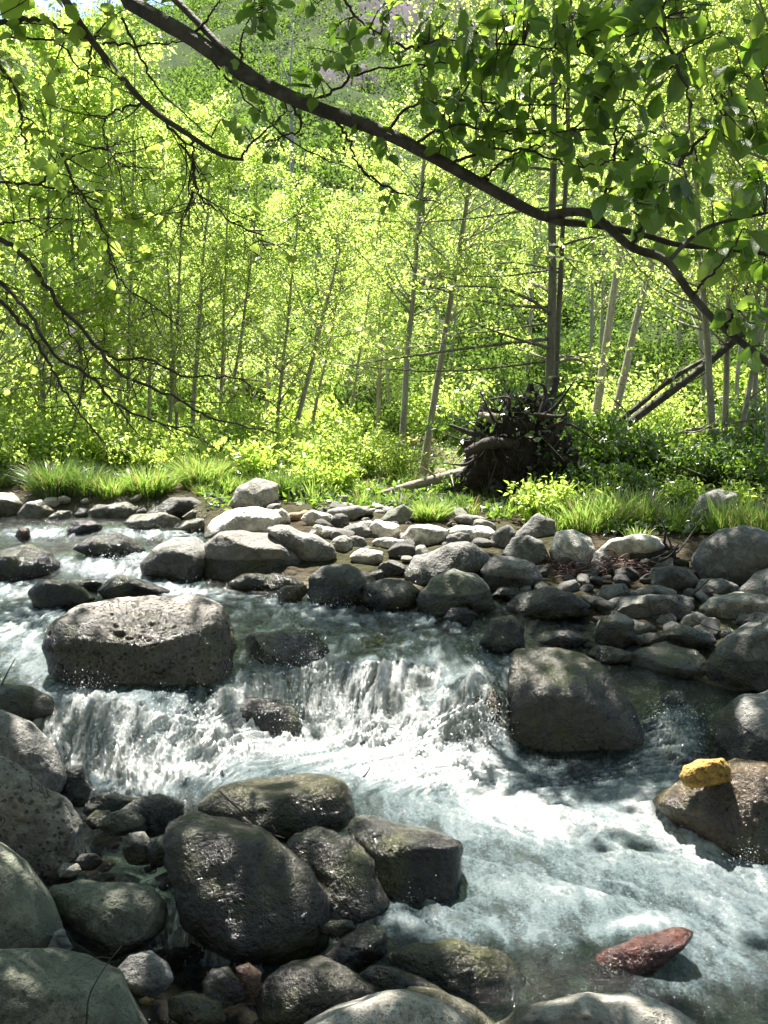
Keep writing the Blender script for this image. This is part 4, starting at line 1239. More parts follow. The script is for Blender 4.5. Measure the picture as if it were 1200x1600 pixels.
for k in range(34):
    d = 10.0 + 8 * r_.random()
    t = -0.52 + 1.02 * r_.random()
    if d < 11.5 and -.03 < t < .3:
        d += 3
    put_bush('understory_shrub', int(r_.integers(0, 2)), t * d, d, .55 + .5 * r_.random(), r_.random() * 6, 'sunlit leafy shrub on the ground between the alder trunks', 'shrubs under the alders')
for k, (px, d, s, kd, lb) in enumerate([
        (480, 8.4, .9, 3, 'small leafy plant right of the dark green sedge tussock'), (535, 8.3, 1.0, 3, 'small leafy plant above the round dark rock'), (505, 8.9, 1.3, 3, 'bigger leafy plant behind the small ones at centre bank'), (400, 9.0, 1.3, 3, 'bigger leafy plant behind the upright pale boulder'), (715, 8.1, .6, 4, 'dark low plant at the left foot of the root mass'), 
        (500, 9.3, .55, 0, 'low pale green shrub right of the dark sedge tussock'), (560, 9.2, .5, 0, 'low yellow green shrub below the slanting alder'), (545, 10.2, .7, 1, 'taller leafy shrub behind the low yellow green one'),
        (900, 8.9, 1.0, 2, 'dark leafy shrub at the right foot of the root mass'), (960, 9.1, 1.05, 2, 'dark leafy shrub under the leaning logs'), (1030, 9.0, .9, 2, 'dark undergrowth shrub behind the tall grass'),
        (1100, 9.2, 1.0, 4, 'dark leafy shrub behind the log-shaped rock'), (1160, 8.8, 1.0, 4, 'low leafy shrub near the thick right edge alder'), (930, 8.0, .8, 4, 'shaded low shrub beside the small lit rock'), (990, 8.1, .8, 4, 'shaded low shrub just behind the tall grass clump'),
        (20, 9.1, .55, 0, 'bright low shrub behind the gap between the edge tuft and the sedge'), (110, 9.2, .5, 1, 'bright low shrub just behind the two sedge clumps'), (270, 9.5, .55, 1, 'bright low shrub behind the largest tussock'), (345, 9.6, .5, 0, 'bright low shrub left of the upright pale boulder'), (-40, 9.3, .8, 1, 'bright leafy shrub at the left edge behind the round pale boulders'), (60, 9.5, .75, 1, 'bright leafy shrub just behind the blue green sedge'), (150, 9.6, .8, 0, 'bright leafy shrub between the sedge and the bright tussocks'),
        (215, 9.9, .6, 1, 'bright leafy shrub behind the tussock left of the largest one'), (400, 9.6, .5, 0, 'low leafy shrub behind the upright pale boulder'), (620, 9.4, .4, 0, 'small leafy shrub above the sunlit fallen log'),
        (845, 7.1, 1.0, 3, 'bright leafy plant above the dark leaning rock'), (885, 7.3, .9, 3, 'bright leafy plant second from the root mass'), (1060, 7.7, .8, 3, 'bright small leafy plant left of the log-shaped rock'),
        (1150, 7.2, .9, 3, 'bright leafy plant among grass at the right edge'), (870, 7.9, .9, 4, 'dark leafy shrub hiding the right flank of the root mass'), (790, 9.2, 1.5, 2, 'dark leaves spilling over the top of the root mass'), (1190, 9.6, 1.2, 2, 'tall dark shrub at the right edge under the thick alder')]):
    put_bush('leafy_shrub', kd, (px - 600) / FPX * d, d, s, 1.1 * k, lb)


def tussock_mesh(seed, n, h, spread, lean, wdt):
    r = np.random.default_rng(seed)
    m = 6
    t = np.linspace(0, 1, m)
    az = r.random(n) * 6.283
    rad = spread * 0.45 * np.sqrt(r.random(n))
    B = np.stack([np.cos(az) * rad, np.sin(az) * rad, np.full(n, -.03)], 1)
    az2 = az + r.normal(size=n) * .6
    hh = h * (0.30 + .85 * r.random(n))
    out = lean * hh * (0.2 + r.random(n)) * (0.4 + rad / spread * 1.6)
    O = np.stack([np.cos(az2), np.sin(az2), np.zeros(n)], 1)
    droop = (out / hh)[:, None] * 0.35
    P = B[:, None] + O[:, None] * (out[:, None] * t ** 1.8)[:, :, None]
    P[:, :, 2] += hh[:, None] * (t - droop * t ** 3)
    S = np.stack([-np.sin(az2 + r.normal(size=n)), np.cos(az2 + r.normal(size=n)), np.zeros(n)], 1)
    wv = wdt * (0.6 + .7 * r.random(n))[:, None] * (1 - t ** 2.2) * 0.5 + 0.0004
    A = P - S[:, None] * wv[:, :, None]
    C = P + S[:, None] * wv[:, :, None]
    V = np.stack([A, C], 2).reshape(-1, 3)
    i = (np.arange(n) * m * 2)[:, None] + (np.arange(m - 1) * 2)[None]
    Q = np.stack([i, i + 1, i + 3, i + 2], -1).reshape(-1, 4)
    return mesh_from('tussock', V, Q, True)


for k, (px, d, h, sp, n, ln, mt, lb) in enumerate([
        (318, 8.75, .40, .42, 1500, 1.0, M_GRASS, 'largest bright green grass tussock on the far left bank'),
        (232, 8.45, .32, .42, 1200, 1.0, M_GRASS, 'bright grass tussock left of the largest tussock'),
        (350, 8.6, .22, .26, 500, 1.1, M_GRASS, 'lower bright grass right of the largest tussock'),
        (85, 8.4, .40, .42, 1300, .9, M_DGRASS, 'blue green sedge clump behind the left bank boulders'),
        (130, 8.4, .34, .34, 900, .9, M_DGRASS, 'blue green sedge clump second from the left edge'),
        (170, 8.35, .24, .3, 600, .9, M_GRASS, 'small grass tuft between sedge and bright tussock'),
        (-5, 8.8, .22, .3, 500, .9, M_GRASS, 'grass tuft cut by the left edge'),
        (448, 8.35, .30, .34, 1100, .9, M_DGRASS, 'dark green sedge tussock right of the upright pale boulder'),
        (520, 8.5, .20, .3, 500, .9, M_GRASS, 'thin grass tuft right of the dark green sedge'),
        (575, 8.6, .16, .3, 400, .9, M_GRASS, 'low grass tuft above the fractured grey rock'),
        (672, 7.15, .21, .25, 1200, .9, M_GRASS, 'small very bright grass tussock above the rounded white boulder'),
        (700, 7.5, .22, .24, 500, .9, M_DGRASS, 'shaded grass beside the very bright small tussock'),
        (915, 6.75, .34, .28, 380, .6, M_GRASS, 'tall grass clump behind the pale rugged boulder'),
        (955, 6.85, .40, .30, 420, .6, M_GRASS, 'tallest grass clump on the right bank'),
        (1000, 7.0, .36, .30, 380, .6, M_GRASS, 'tall grass right of the tallest clump'),
        (1055, 6.9, .26, .26, 300, .6, M_GRASS, 'short grass left of the log-shaped rock'),
        (1145, 6.7, .34, .34, 420, .6, M_GRASS, 'tall grass behind the biggest dark dome boulder'),
        (1195, 6.6, .36, .34, 420, .6, M_GRASS, 'tall grass at the right edge of the bank'),
        (1000, 6.45, .16, .16, 160, .7, M_GRASS, 'short grass tuft above the white topped flat rock'),
        (870, 6.9, .18, .2, 260, .7, M_GRASS, 'low grass under the bright leafy plants')]):
    x = (px - 600) / FPX * d
    o = link('grass_tussock', tussock_mesh(300 + k, n, h, sp, ln, .008 if mt is M_GRASS else .007), mt, None, lb, 'grass', loc=(x, d, gz(x, d)))


r_ = np.random.default_rng(78)
TUFT = [tussock_mesh(400 + k, 130, .20, .20, .8, .006) for k in range(3)]
for me in TUFT:
    me.materials.append(M_GRASS)
for k in range(36):
    px = -40 + 1280 * r_.random()
    d = float(np.interp(px, [0, 300, 450, 700, 800, 1200], [8.5, 8.3, 7.7, 7.6, 7.2, 6.7])) + 1.6 * r_.random() ** 1.5
    x = (px - 600) / FPX * d
    o = link('grass_tuft', TUFT[k % 3], None, None, 'small loose grass tuft at the upper edge of the far bank cobbles', 'grass', 'loose grass tufts of the far bank', loc=(x, d, gz(x, d)))
    s = .6 + .8 * r_.random()
    o.scale = (s, s, s)
    o.rotation_euler = (0, 0, 6.28 * r_.random())


def ground_cover():
    r = np.random.default_rng(61)
    n = 34000
    d = 6.6 + 14 * r.random(n) ** 1.3
    t = -0.6 + 1.2 * r.random(n)
    ok = d > np.maximum(bank_edge(t) + .5 + .5 * r.random(n), np.where(np.abs(t + .05) < .16, 7.5, 0))
    patch = perlin(np.stack([t * d * 1.1, d * 1.1, np.zeros(n)], 1))
    ok &= patch > -0.25
    d, t = d[ok], t[ok]
    X = t * d
    Z = Gnd(t, d)
    C = np.stack([X, d, Z + .01 + .10 * r.random(len(d)) ** 2], 1)
    D = unit(r.normal(size=(len(d), 3)) * [1, 1, .6] + [0, 0, .5])
    N = unit(r.normal(size=(len(d), 3)) * .8 + [0, 0, 1])
    V, Q = leaf_quads(C, D, N, .045 + .05 * r.random(len(d)), .5)
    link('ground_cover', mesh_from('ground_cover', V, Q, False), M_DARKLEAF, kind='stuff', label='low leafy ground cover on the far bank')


ground_cover()


def hillside_brush():
    r = np.random.default_rng(62)
    VV, QQ, nn = [], [], 0
    for n, d0, d1, m, lf in ((1000, 15, 30, 330, .085), (4600, 28, 130, 110, .20)):
        d = d0 + (d1 - d0) * r.random(n) ** 1.1
        t = -0.75 + 1.5 * r.random(n)
        X = t * d
        Z = Gnd(t, d)
        size = np.exp(r.normal(size=n) * .45) * (0.55 + d * .008)
        q = unit(r.normal(size=(n, m, 3)))
        q[:, :, 2] = np.abs(q[:, :, 2])
        q = q * (1 + .25 * r.normal(size=(n, m, 1))) * (0.55 + .5 * r.random((n, m, 1)))
        C = np.stack([X, d, Z], 1)[:, None] + q * size[:, None, None] * [1, 1, .85]
        C = C.reshape(-1, 3)
        D = unit(r.normal(size=C.shape))
        N = unit(q.reshape(-1, 3) + r.normal(size=C.shape) * .7)
        V, Q = leaf_quads(C, D, N, np.repeat(.7 + d / d1 * .5, m) * lf * np.exp(r.normal(size=len(C)) * .3), .6)
        VV.append(V)
        QQ.append(Q + nn)
        nn += len(V)
    link('hillside_brush', mesh_from('hillside_brush', np.vstack(VV), np.vstack(QQ), False), M_BRUSH, kind='stuff', label='pale scrub covering the valley side')


hillside_brush()

# a leafless pale tree on the slope
mb = MB()
q = np.array([0, 0, 0.0])
for P, r0 in (([(0, 0, -.3), (.1, 0, 2), (.05, 0, 4.5), (.2, 0, 6.5)], .10), ([(.1, 0, 2.4), (-.7, 0, 4), (-1.0, 0, 5.2)], .05), ([(.07, 0, 3.2), (.6, .2, 4.6), (.8, 0, 6)], .045), ([(-.5, 0, 3.6), (-.3, 0, 4.6), (-.45, .1, 5.6)], .03), ([(.05, 0, 4.4), (-.3, 0, 5.4), (-.3, 0, 6.4)], .03)):
    S_ = smooth_path(P, 14)
    tube(mb, S_, np.linspace(r0, .012, 14), 6, .1)
x, d = (458 - 600) / FPX * 33, 33
link('bare_tree', mb.mesh('bare_tree'), M_PALEBARK, None, 'leafless pale forked tree on the slope above the alder crowns', 'tree', loc=(x, d, gz(x, d)))


# ------------------------------------------------------------------ root mass and dead wood
def root_mass():
    r = np.random.default_rng(71)
    d = 8.05
    x = (805 - 600) / FPX * d
    z0 = gz(x, d)
    o = empty('upturned_root_mass', (x, d, z0), 'dark upturned root mass of a fallen tree, bristling with broken roots', 'root mass')
    U, F = ico(6)
    ang = np.arctan2(U[:, 2], U[:, 0])
    P = U * [.37, .26, .48] * (1 + .42 * fbm(U * 1.5 + 4, 4) + .14 * np.abs(fbm(U * 5 + 2, 4)) + .06 * fbm(U * 16, 3))[:, None]
    P[:, 2] += .40
    P[:, 0] *= 1 + .75 * np.clip(.75 - P[:, 2], 0, 1)
    P[:, 0] += .10 * (P[:, 2] - .4)
    P[:, 2] += .10 * np.maximum(fbm(U * 3.1 + 8, 3), 0) * (P[:, 2] > .6)
    link('root_plate', mesh_from('root_plate', P, F, True), M_ROOTSOIL, o)
    for k in range(17):
        a = -.4 + 3.9 * r.random() if k < 12 else r.random() * 6.283
        st = np.array([math.cos(a) * .25, -.18 - .1 * r.random(), .45 + math.sin(a) * .38])
        L = .10 + .42 * r.random() ** 1.8
        dr = unit(np.array([math.cos(a) + r.normal() * .5, -.25 + r.normal() * .5, math.sin(a) + r.normal() * .5]))
        Q = [st, st + dr * L * .5 + r.normal(size=3) * .09, st + dr * L + r.normal(size=3) * .14 + [0, 0, -.05]]
        m = MB()
        S_ = smooth_path(Q, 12)
        tube(m, S_, np.linspace(.016 + .018 * r.random(), .003, 12), 6, .25, k)
        link('root', m.mesh('root'), M_DARKWOOD, o)
    m = MB()
    for k in range(150):
        a = r.random() * 6.283
        rr = r.random() ** .5
        st = np.array([math.cos(a) * .34 * rr + .05, -.27 + .1 * rr * r.random(), .42 + math.sin(a) * .48 * rr])
        Q = st + np.cumsum(np.vstack([[0, 0, 0], r.normal(size=(3, 3)) * .06 + [0, -.02, -.04]]), 0)
        tube(m, smooth_path(Q, 8), np.linspace(.005, .0015, 8), 3)
    link('rootlets', m.mesh('rootlets'), M_DARKWOOD, o)
    m = MB()
    for k in range(34):
        a = .1 + 2.9 * r.random()
        st = np.array([math.cos(a) * .36, -.1 + .2 * r.normal() * .5, .5 + math.sin(a) * .42])
        dr = unit(np.array([math.cos(a), -.2, math.sin(a)]) + r.normal(size=3) * .6)
        L = .12 + .35 * r.random()
        tube(m, smooth_path([st, st + dr * L * .5 + r.normal(size=3) * .04, st + dr * L + r.normal(size=3) * .07], 8), np.linspace(.007, .002, 8), 4)
    link('sticks', m.mesh('sticks'), M_DARKWOOD, o)
    k = r.random(len(P)) < .09
    k &= (P[:, 2] > .25) & ((P[:, 0] > .08) | (P[:, 2] > .55))
    C = P[k] + U[k] * (.02 + .10 * r.random((int(k.sum()), 1)))
    V, Q = leaf_quads(C, unit(r.normal(size=C.shape) + [0, 0, -.3]), unit(U[k] + [0, 0, .6] + r.normal(size=C.shape) * .5), .045 + .035 * r.random(len(C)), .6)
    link('clinging_leaves', mesh_from('clinging_leaves', V, Q, False), M_DARKLEAF, o)


root_mass()


def log(name, label, pts, rads, mat, rough=.15, stubs=0, seed=1):
    P = np.array([at(*p) for p in pts])
    m = MB()
    S_ = smooth_path(P, 30)
    tube(m, S_, np.interp(np.linspace(0, 1, 30), np.linspace(0, 1, len(rads)), rads), 12, rough, seed)
    r = np.random.default_rng(seed)
    for k in range(stubs):
        i = int(r.integers(4, 28))
        dr = unit(r.normal(size=3) + [0, -.2, .5])
        tube(m, smooth_path([S_[i], S_[i] + dr * .15 + r.normal(size=3) * .03, S_[i] + dr * (.2 + .4 * r.random())], 8), np.linspace(.012, .003, 8), 5)
    link(name, m.mesh(name), mat, None, label, 'log')


log('fallen_log', 'pale sunlit log lying against the root mass, pointing left', [(588, 774, 8.2), (650, 757, 8.1), (752, 732, 7.95)], [.028, .042, .055], M_DEADWOOD, .16, 3, 5)
log('broken_branch', 'dark forked dead branch jutting left from the top of the root mass', [(702, 664, 7.9), (745, 680, 7.85), (790, 692, 7.85), (845, 705, 8.0)], [.012, .03, .05, .05], M_DARKWOOD, .2, 3, 6)
log('broken_log', 'short thick broken stub on top of the root mass', [(748, 650, 7.95), (790, 658, 7.9), (840, 664, 8.0)], [.045, .055, .05], M_DEADWOOD, .25, 3, 7)
log('leaning_log', 'long dark trunk leaning up to the right from behind the root mass', [(945, 690, 9.8), (1010, 640, 9.8), (1080, 588, 9.8), (1150, 530, 9.8), (1215, 470, 9.8)], [.05, .047, .043, .04, .035], M_LIMB, .08, 6, 8)
log('leaning_log', 'thinner dark trunk leaning parallel just left of the long leaning trunk', [(930, 690, 10.2), (990, 640, 10.2), (1060, 585, 10.2), (1135, 545, 10.2)], [.036, .033, .028, .02], M_LIMB, .08, 6, 9)
log('fallen_log', 'grey weathered log lying flat in the undergrowth right of the root mass', [(940, 700, 9.0), (990, 712, 8.9), (1050, 716, 8.8)], [.04, .045, .03], M_DEADWOOD, .15, 3, 10)
log('dead_branch', 'thin dead branch slanting low across the right undergrowth', [(1000, 690, 9.4), (1080, 672, 9.4), (1180, 655, 9.4)], [.02, .018, .01], M_DEADWOOD, .1, 5, 11)
log('fallen_log', 'short dark reddish stem leaning against the twin stemmed alder', [(845, 695, 8.2), (855, 640, 8.3), (868, 590, 8.4)], [.055, .05, .045], M_DARKWOOD, .12, 2, 12)
log('broken_branch', 'dark splayed dead branch below the forked one on the root mass left side', [(728, 708, 7.8), (765, 692, 7.75), (810, 694, 7.8)], [.04, .05, .045], M_DARKWOOD, .25, 2, 13)
for k, (x, y, x2, y2, d, lb) in enumerate([(985, 872, 1055, 868, 6.0, 'wet dark splintered driftwood plank, topmost in the right bank tangle'), (990, 884, 1075, 882, 5.9, 'wet dark driftwood plank, lower one in the right bank tangle'), (1020, 862, 1060, 858, 6.1, 'short dark driftwood piece beside the white topped flat rock')]):
    log('driftwood', lb, [(x, y, d), ((x + x2) / 2, (y + y2) / 2 - 2, d), (x2, y2, d)], [.03, .04, .025], M_DARKWOOD, .35, 2, 20 + k)


def root_tangle():
    r = np.random.default_rng(81)
    m = MB()
    for k in range(260):
        q = at(862 + 150 * r.random(), 878 + 70 * r.random() ** 1.3, 5.75 + .3 * r.random())
        q[2] = max(q[2], gz(q[0], q[1]))
        Q = q + np.cumsum(np.vstack([[0, 0, 0], r.normal(size=(4, 3)) * [.045, .03, .022]]), 0)
        tube(m, smooth_path(Q, 10), np.linspace(.0035, .001, 10) * (1 + (k % 9 == 0) * 1.5), 3)
    link('root_tangle', m.mesh('root_tangle'), mat_simple('red_rootlets', (.07, .035, .03), (.22, .13, .11), 12, .6), None, 'tangle of fine reddish brown rootlets washed against the right bank boulders', 'roots', )


root_tangle()
# ------------------------------------------------------------------ the tree overhead: limb, twigs, leaves and the shading crown
def near_leaves(C, D, N, L, wd, seed):
    r = np.random.default_rng(seed)
    n = len(C)
    nu, nv = 5, 13
    u = np.linspace(-1, 1, nu)
    v = np.linspace(0, 1, nv)
    prof = np.sin(np.pi * v ** 1.08) ** 0.72 * (1 + 0.045 * (-1.0) ** np.arange(nv))
    prof[0] = 0.03
    prof[-1] = 0.02
    D = unit(D)
    S = unit(np.cross(D, N))
    N = np.cross(S, D)
    fold = 0.10 + .22 * r.random(n)
    curl = r.normal(size=n) * .16 - .10
    tw = r.normal(size=n) * .25
    wav = r.normal(size=n) * .04
    X = (u[None, None, :] * prof[None, :, None]) * (wd * .5 * L)[:, None, None]
    Y = v[None, :, None] * L[:, None, None] * np.ones((n, nv, nu))
    Zh = np.abs(u)[None, None, :] * prof[None, :, None] * (fold * L * .5)[:, None, None] + (curl * L)[:, None, None] * (v ** 2)[None, :, None] \
        + (wav * L)[:, None, None] * np.sin(v * 9)[None, :, None] * np.abs(u)[None, None, :] + X * np.tan(tw)[:, None, None] * v[None, :, None]
    V = C[:, None, None] + S[:, None, None] * X[..., None] + D[:, None, None] * Y[..., None] + N[:, None, None] * Zh[..., None]
    V = V.reshape(-1, 3)
    i = (np.arange(n) * nu * nv)[:, None, None] + (np.arange(nv - 1) * nu)[None, :, None] + np.arange(nu - 1)[None, None]
    Q = np.stack([i, i + 1, i + nu + 1, i + nu], -1).reshape(-1, 4)
    uv = np.stack(np.broadcast_arrays(u[None, None, :], v[None, :, None] * np.ones((n, 1, 1))), -1).reshape(-1, 2)
    return V, Q, uv


def overhanging_tree():
    r = np.random.default_rng(91)
    bx, bd = -3.0, 2.9
    base = np.array([bx, bd, gz(bx, bd)])
    o = empty('overhanging_tree', base, 'near broad leaved tree whose dark limb and leaves hang across the top of the view', 'tree')
    limbs = []

    def limb(name, pts, r0, r1, mat=M_LIMB, sides=10, rough=.10, n=40, world=False):
        P = np.array(pts, float) if world else np.array([at(*p) for p in pts])
        S_ = smooth_path(P, n)
        m = MB()
        tube(m, S_ - base, np.linspace(r0, r1, n), sides, rough, len(limbs))
        link(name, m.mesh(name), mat, o)
        limbs.append(S_)
        return S_

    limb('trunk', [base + [0, 0, -.3], base + [.05, .05, 1.5], base + [.0, -.05, 3.0], base + [.25, .1, 4.6], base + [.6, .3, 6.4], base + [.9, .6, 8.0]], .17, .05, M_BARK, 14, .08, 50, True)
    limbs.clear()
    k0 = at(130, -40, 2.7)
    main = limb('limb', [tuple(base + [.03, .02, 2.1]), tuple((base + [0, 0, 2.3]) * .5 + k0 * .5 + [0, 0, .12]), tuple(k0), *[tuple(at(*p)) for p in
                [(205, 5, 2.6), (300, 60, 2.5), (380, 115, 2.42), (450, 150, 2.36), (520, 178, 2.3), (600, 207, 2.24), (680, 247, 2.18), (760, 292, 2.12), (830, 330, 2.08), (880, 347, 2.05)]]], 0.026, .0105, M_LIMB, 12, .08, 70, True)
    limbs[-1] = main[28:]
    limb('limb', [(852, 338, 2.06), (890, 331, 2.03), (930, 338, 2.0), (985, 385, 1.97), (1040, 407, 1.95), (1080, 460, 1.93), (1130, 512, 1.9), (1215, 578, 1.87)], .0105, .007)
    limb('limb', [(868, 345, 2.06), (940, 353, 2.06), (1010, 368, 2.07), (1060, 382, 2.08), (1130, 388, 2.1), (1220, 400, 2.12)], .009, .005)
    limb('limb', [(1045, 408, 1.95), (1080, 372, 1.98), (1120, 350, 2.0), (1210, 330, 2.0)], .0055, .003)
    limb('limb', [(265, -10, 2.55), (310, 36, 2.5), (355, 82, 2.44), (400, 118, 2.42)], .010, .008)
    limb('limb', [(92, -15, 2.75), (145, 65, 2.75), (225, 160, 2.72), (300, 214, 2.7), (345, 242, 2.7), (380, 250, 2.68)], .0125, .004)
    TW = [[(375, 248, 2.68), (392, 225, 2.65), (430, 190, 2.6), (462, 168, 2.5)], [(145, 65, 2.75), (138, 110, 2.75), (135, 165, 2.75)], [(0, 58, 2.9), (50, 60, 2.9), (90, 68, 2.9), (130, 110, 2.9), (170, 128, 2.9), (260, 190, 2.9), (320, 330, 2.9)],
          [(160, 70, 2.7), (230, 70, 2.7), (300, 66, 2.6)], [(190, 28, 2.6), (220, 90, 2.6), (240, 130, 2.6), (290, 180, 2.6), (330, 215, 2.6)],
          [(500, 152, 2.3), (530, 135, 2.28), (560, 115, 2.25), (620, 105, 2.2), (690, 100, 2.2), (740, 85, 2.15)], [(600, 207, 2.24), (630, 175, 2.2), (670, 160, 2.2), (750, 160, 2.1), (820, 165, 2.05), (900, 170, 2.0)],
          [(640, 226, 2.2), (700, 200, 2.15), (780, 205, 2.1), (860, 205, 2.0), (960, 200, 1.95)], [(930, 340, 2.0), (948, 290, 1.98), (962, 230, 1.95), (955, 160, 1.95), (948, 130, 1.95)],
          [(1030, -10, 1.8), (1045, 60, 1.8), (1065, 120, 1.78), (1078, 180, 1.75), (1060, 260, 1.7)], [(380, 112, 2.42), (376, 60, 2.4), (395, 20, 2.4)], [(300, 58, 2.5), (330, 20, 2.45), (350, -10, 2.4)],
          [(450, 150, 2.36), (470, 200, 2.35), (440, 215, 2.35), (400, 225, 2.35)], [(520, 178, 2.3), (545, 220, 2.3), (560, 260, 2.3), (590, 290, 2.3)], [(560, 260, 2.3), (610, 295, 2.3), (690, 318, 2.3)],
          [(700, 258, 2.15), (760, 235, 2.1), (830, 240, 2.05), (900, 260, 2.0), (980, 250, 1.9)], [(985, 385, 1.97), (1010, 340, 1.9), (1020, 300, 1.8)], [(1080, 460, 1.93), (1120, 420, 1.9), (1150, 380, 1.85)],
          [(1130, 512, 1.9), (1155, 480, 1.88), (1170, 440, 1.85)], [(600, 60, 2.2), (640, 75, 2.2), (700, 60, 2.1), (800, 70, 2.0), (900, 80, 2.0)], [(530, -10, 2.3), (560, 30, 2.28), (600, 60, 2.2), (620, 100, 2.2)],
          [(1060, 260, 1.7), (1110, 200, 1.7), (1180, 150, 1.7), (1220, 140, 1.7)], [(750, 288, 2.12), (790, 250, 2.05), (850, 225, 2.0)], [(290, 55, 2.5), (345, 110, 2.5), (400, 170, 2.5), (470, 230, 2.5), (560, 270, 2.5)]]
    tw = MB()
    segs = [s for s in limbs]
    for P in TW:
        S_ = smooth_path([at(*p) for p in P], 24)
        S_[1:-1] += r.normal(size=(22, 3)) * .003
        tube(tw, S_ - base, np.linspace(.0042, .0015, 24), 5, .1)
        segs.append(S_)
    allp = np.vstack(segs)
    apx, apy = project(allp)
    C, D, N, L = [], [], [], []
    #        cx   cy   rx   ry   n  size
    CL = [(830, 110, 180, 95, 30, .078), (1000, 190, 150, 150, 27, .082), (1100, 320, 110, 90, 14, .085), (720, 110, 90, 85, 11, .075), (900, 20, 230, 40, 18, .08), (1150, 60, 70, 60, 5, .085),
          (650, 312, 55, 26, 4, .06), (600, 225, 30, 25, 2, .07), (425, 205, 70, 40, 6, .062), (500, 95, 60, 55, 7, .07), (375, 130, 30, 30, 2, .055), (490, 20, 110, 30, 9, .07), (1160, 530, 40, 45, 4, .085),
          (700, 200, 60, 40, 6, .07), (830, 235, 110, 40, 10, .078), (1020, 300, 40, 40, 2, .11), (1170, 250, 50, 110, 7, .08), (640, 40, 70, 50, 6, .075), (1180, 430, 40, 60, 5, .08)]
    for cx, cy, rx, ry, n, sz in CL:
        n, sz = int(n * 1.3 + .5), sz * .53
        for k in range(n):
            a, q = r.random() * 6.283, math.sqrt(r.random())
            px, py = cx + rx * q * math.cos(a), cy + ry * q * math.sin(a)
            j = int(np.argmin((apx - px) ** 2 + (apy - py) ** 2))
            s0 = allp[j]
            d = s0[1] + r.normal() * .09
            e = at(px, py, max(d, 1.3))
            mid = (s0 + e) / 2 + r.normal(size=3) * .015 + [0, 0, .012]
            S_ = smooth_path([s0, mid, e], 9)
            tube(tw, S_ - base, np.linspace(.0022, .001, 9), 4)
            dirn = unit(e - s0 + 1e-4)
            m = int(r.integers(3, 6))
            for i in range(m):
                f = 1 - i / m * .55
                p0 = S_[min(8, int(f * 8))]
                side = r.normal(size=3) * .55
                dl = unit(dirn * .6 + side + [0, 0, -.45])
                pe = p0 + dl * .012
                tube(tw, np.array([p0, p0 * .5 + pe * .5 + [0, 0, .001], pe]) - base, [.0011, .0009, .0007], 3)
                C.append(pe)
                D.append(dl)
                N.append(unit(np.array([0, -.15, 1]) + r.normal(size=3) * .75))
                L.append(sz * math.exp(r.normal() * .24))
    link('twigs', tw.mesh('twigs'), M_TWIG, o)
    V, Q, uv = near_leaves(np.array(C), np.array(D), np.array(N), np.array(L), .66, 92)
    link('leaves', mesh_from('leaves', V - base, Q, True, None, uv), M_NEARLEAF, o)

    # crown overhead: unseen leaf clusters placed to shade the stream, gaps left for sun patches
    LIT = [(40, 1310, 90, 70, .9), (620, 1640, 140, 50, .75), (930, 1650, 150, 60, .75), (480, 1575, 70, 50, 1.0), (410, 1430, 80, 70, .5), (430, 1285, 100, 30, .6), (1105, 1270, 70, 45, 1.1), (860, 1085, 60, 50, 1.0), (1050, 1050, 55, 35, .7), (1160, 1180, 50, 45, .6), (700, 1545, 80, 40, .6),
           (860, 890, 40, 22, .7), (900, 905, 40, 25, .8), (980, 880, 60, 22, .9), (1050, 960, 50, 20, .6), (970, 1010, 35, 25, .7), (1140, 985, 60, 20, .7), (750, 930, 60, 30, .5),
           (470, 1110, 210, 80, 1.3), (220, 1150, 140, 95, 1.3), (225, 1010, 170, 95, 1.0), (640, 1080, 150, 100, 1.1), (560, 1200, 280, 65, 1.4), (820, 1290, 330, 110, 1.5), (1060, 1350, 220, 120, 1.5), (860, 1020, 45, 40, .95),
           (30, 1000, 110, 80, 1.2), (1010, 1460, 120, 40, .85), (900, 1420, 240, 75, 1.3), (1105, 1205, 60, 30, .95), (1170, 1260, 60, 60, .6), (40, 1250, 80, 60, .75), (400, 1370, 70, 70, .5), (930, 1580, 120, 40, .5), (620, 1570, 110, 35, .5),
           (480, 1525, 70, 45, 1.1), (1050, 985, 40, 18, .6), (1150, 940, 50, 16, .55), (300, 1490, 80, 70, 1.3), (350, 1540, 50, 40, .9), (1180, 1110, 40, 40, .5), (540, 1370, 40, 50, .6), (720, 1490, 70, 30, .6), (700, 1150, 120, 40, .6), (740, 1080, 50, 60, .7), (420, 960, 100, 30, .4), (1120, 1450, 140, 80, 1.2), (430, 1240, 90, 25, .55)]

    def shade(px, py):
        s = .97
        if py < 905 and px < 760:
            s = .0
        elif py < 850:
            s = .0 if px > 800 else .25
        for cx, cy, rx, ry, v in LIT:
            u = ((px - cx) / rx) ** 2 + ((py - cy) / ry) ** 2
            if u < 1.6:
                s *= 1 - v * math.exp(-u * 1.2) * 1.15 if v * math.exp(-u * 1.2) * 1.15 < 1 else 0
        return s
    CC = []
    tries = 0
    while len(CC) < 10500 and tries < 200000:
        tries += 1
        gx, gy = -4.6 + 9.8 * r.random(), -3.6 + 9.8 * r.random()
        if gy < 1.3:  # unseen leaves behind the viewer, added to dim the rock fronts
            gzv = 0.3
            if r.random() > .68:
                continue
        else:
            gzv = float(Surf(gx / gy, gy)[0]) + .12
            gp = project(np.array([gx, gy, gzv]))
            if r.random() > shade(float(gp[0]), float(gp[1])):
                continue
        g = np.array([gx, gy, gzv])
        for _ in range(4):
            h = 3.4 + 4.0 * r.random()
            q = g + SUN * (h - gzv) / SUN[2]
            x_, y_ = project(q)
            if q[1] < 1 or y_ < -70 or x_ < -130 or x_ > 1330:
                CC.append(q)
                break
    CC = np.array(CC)
    n = len(CC) * 6
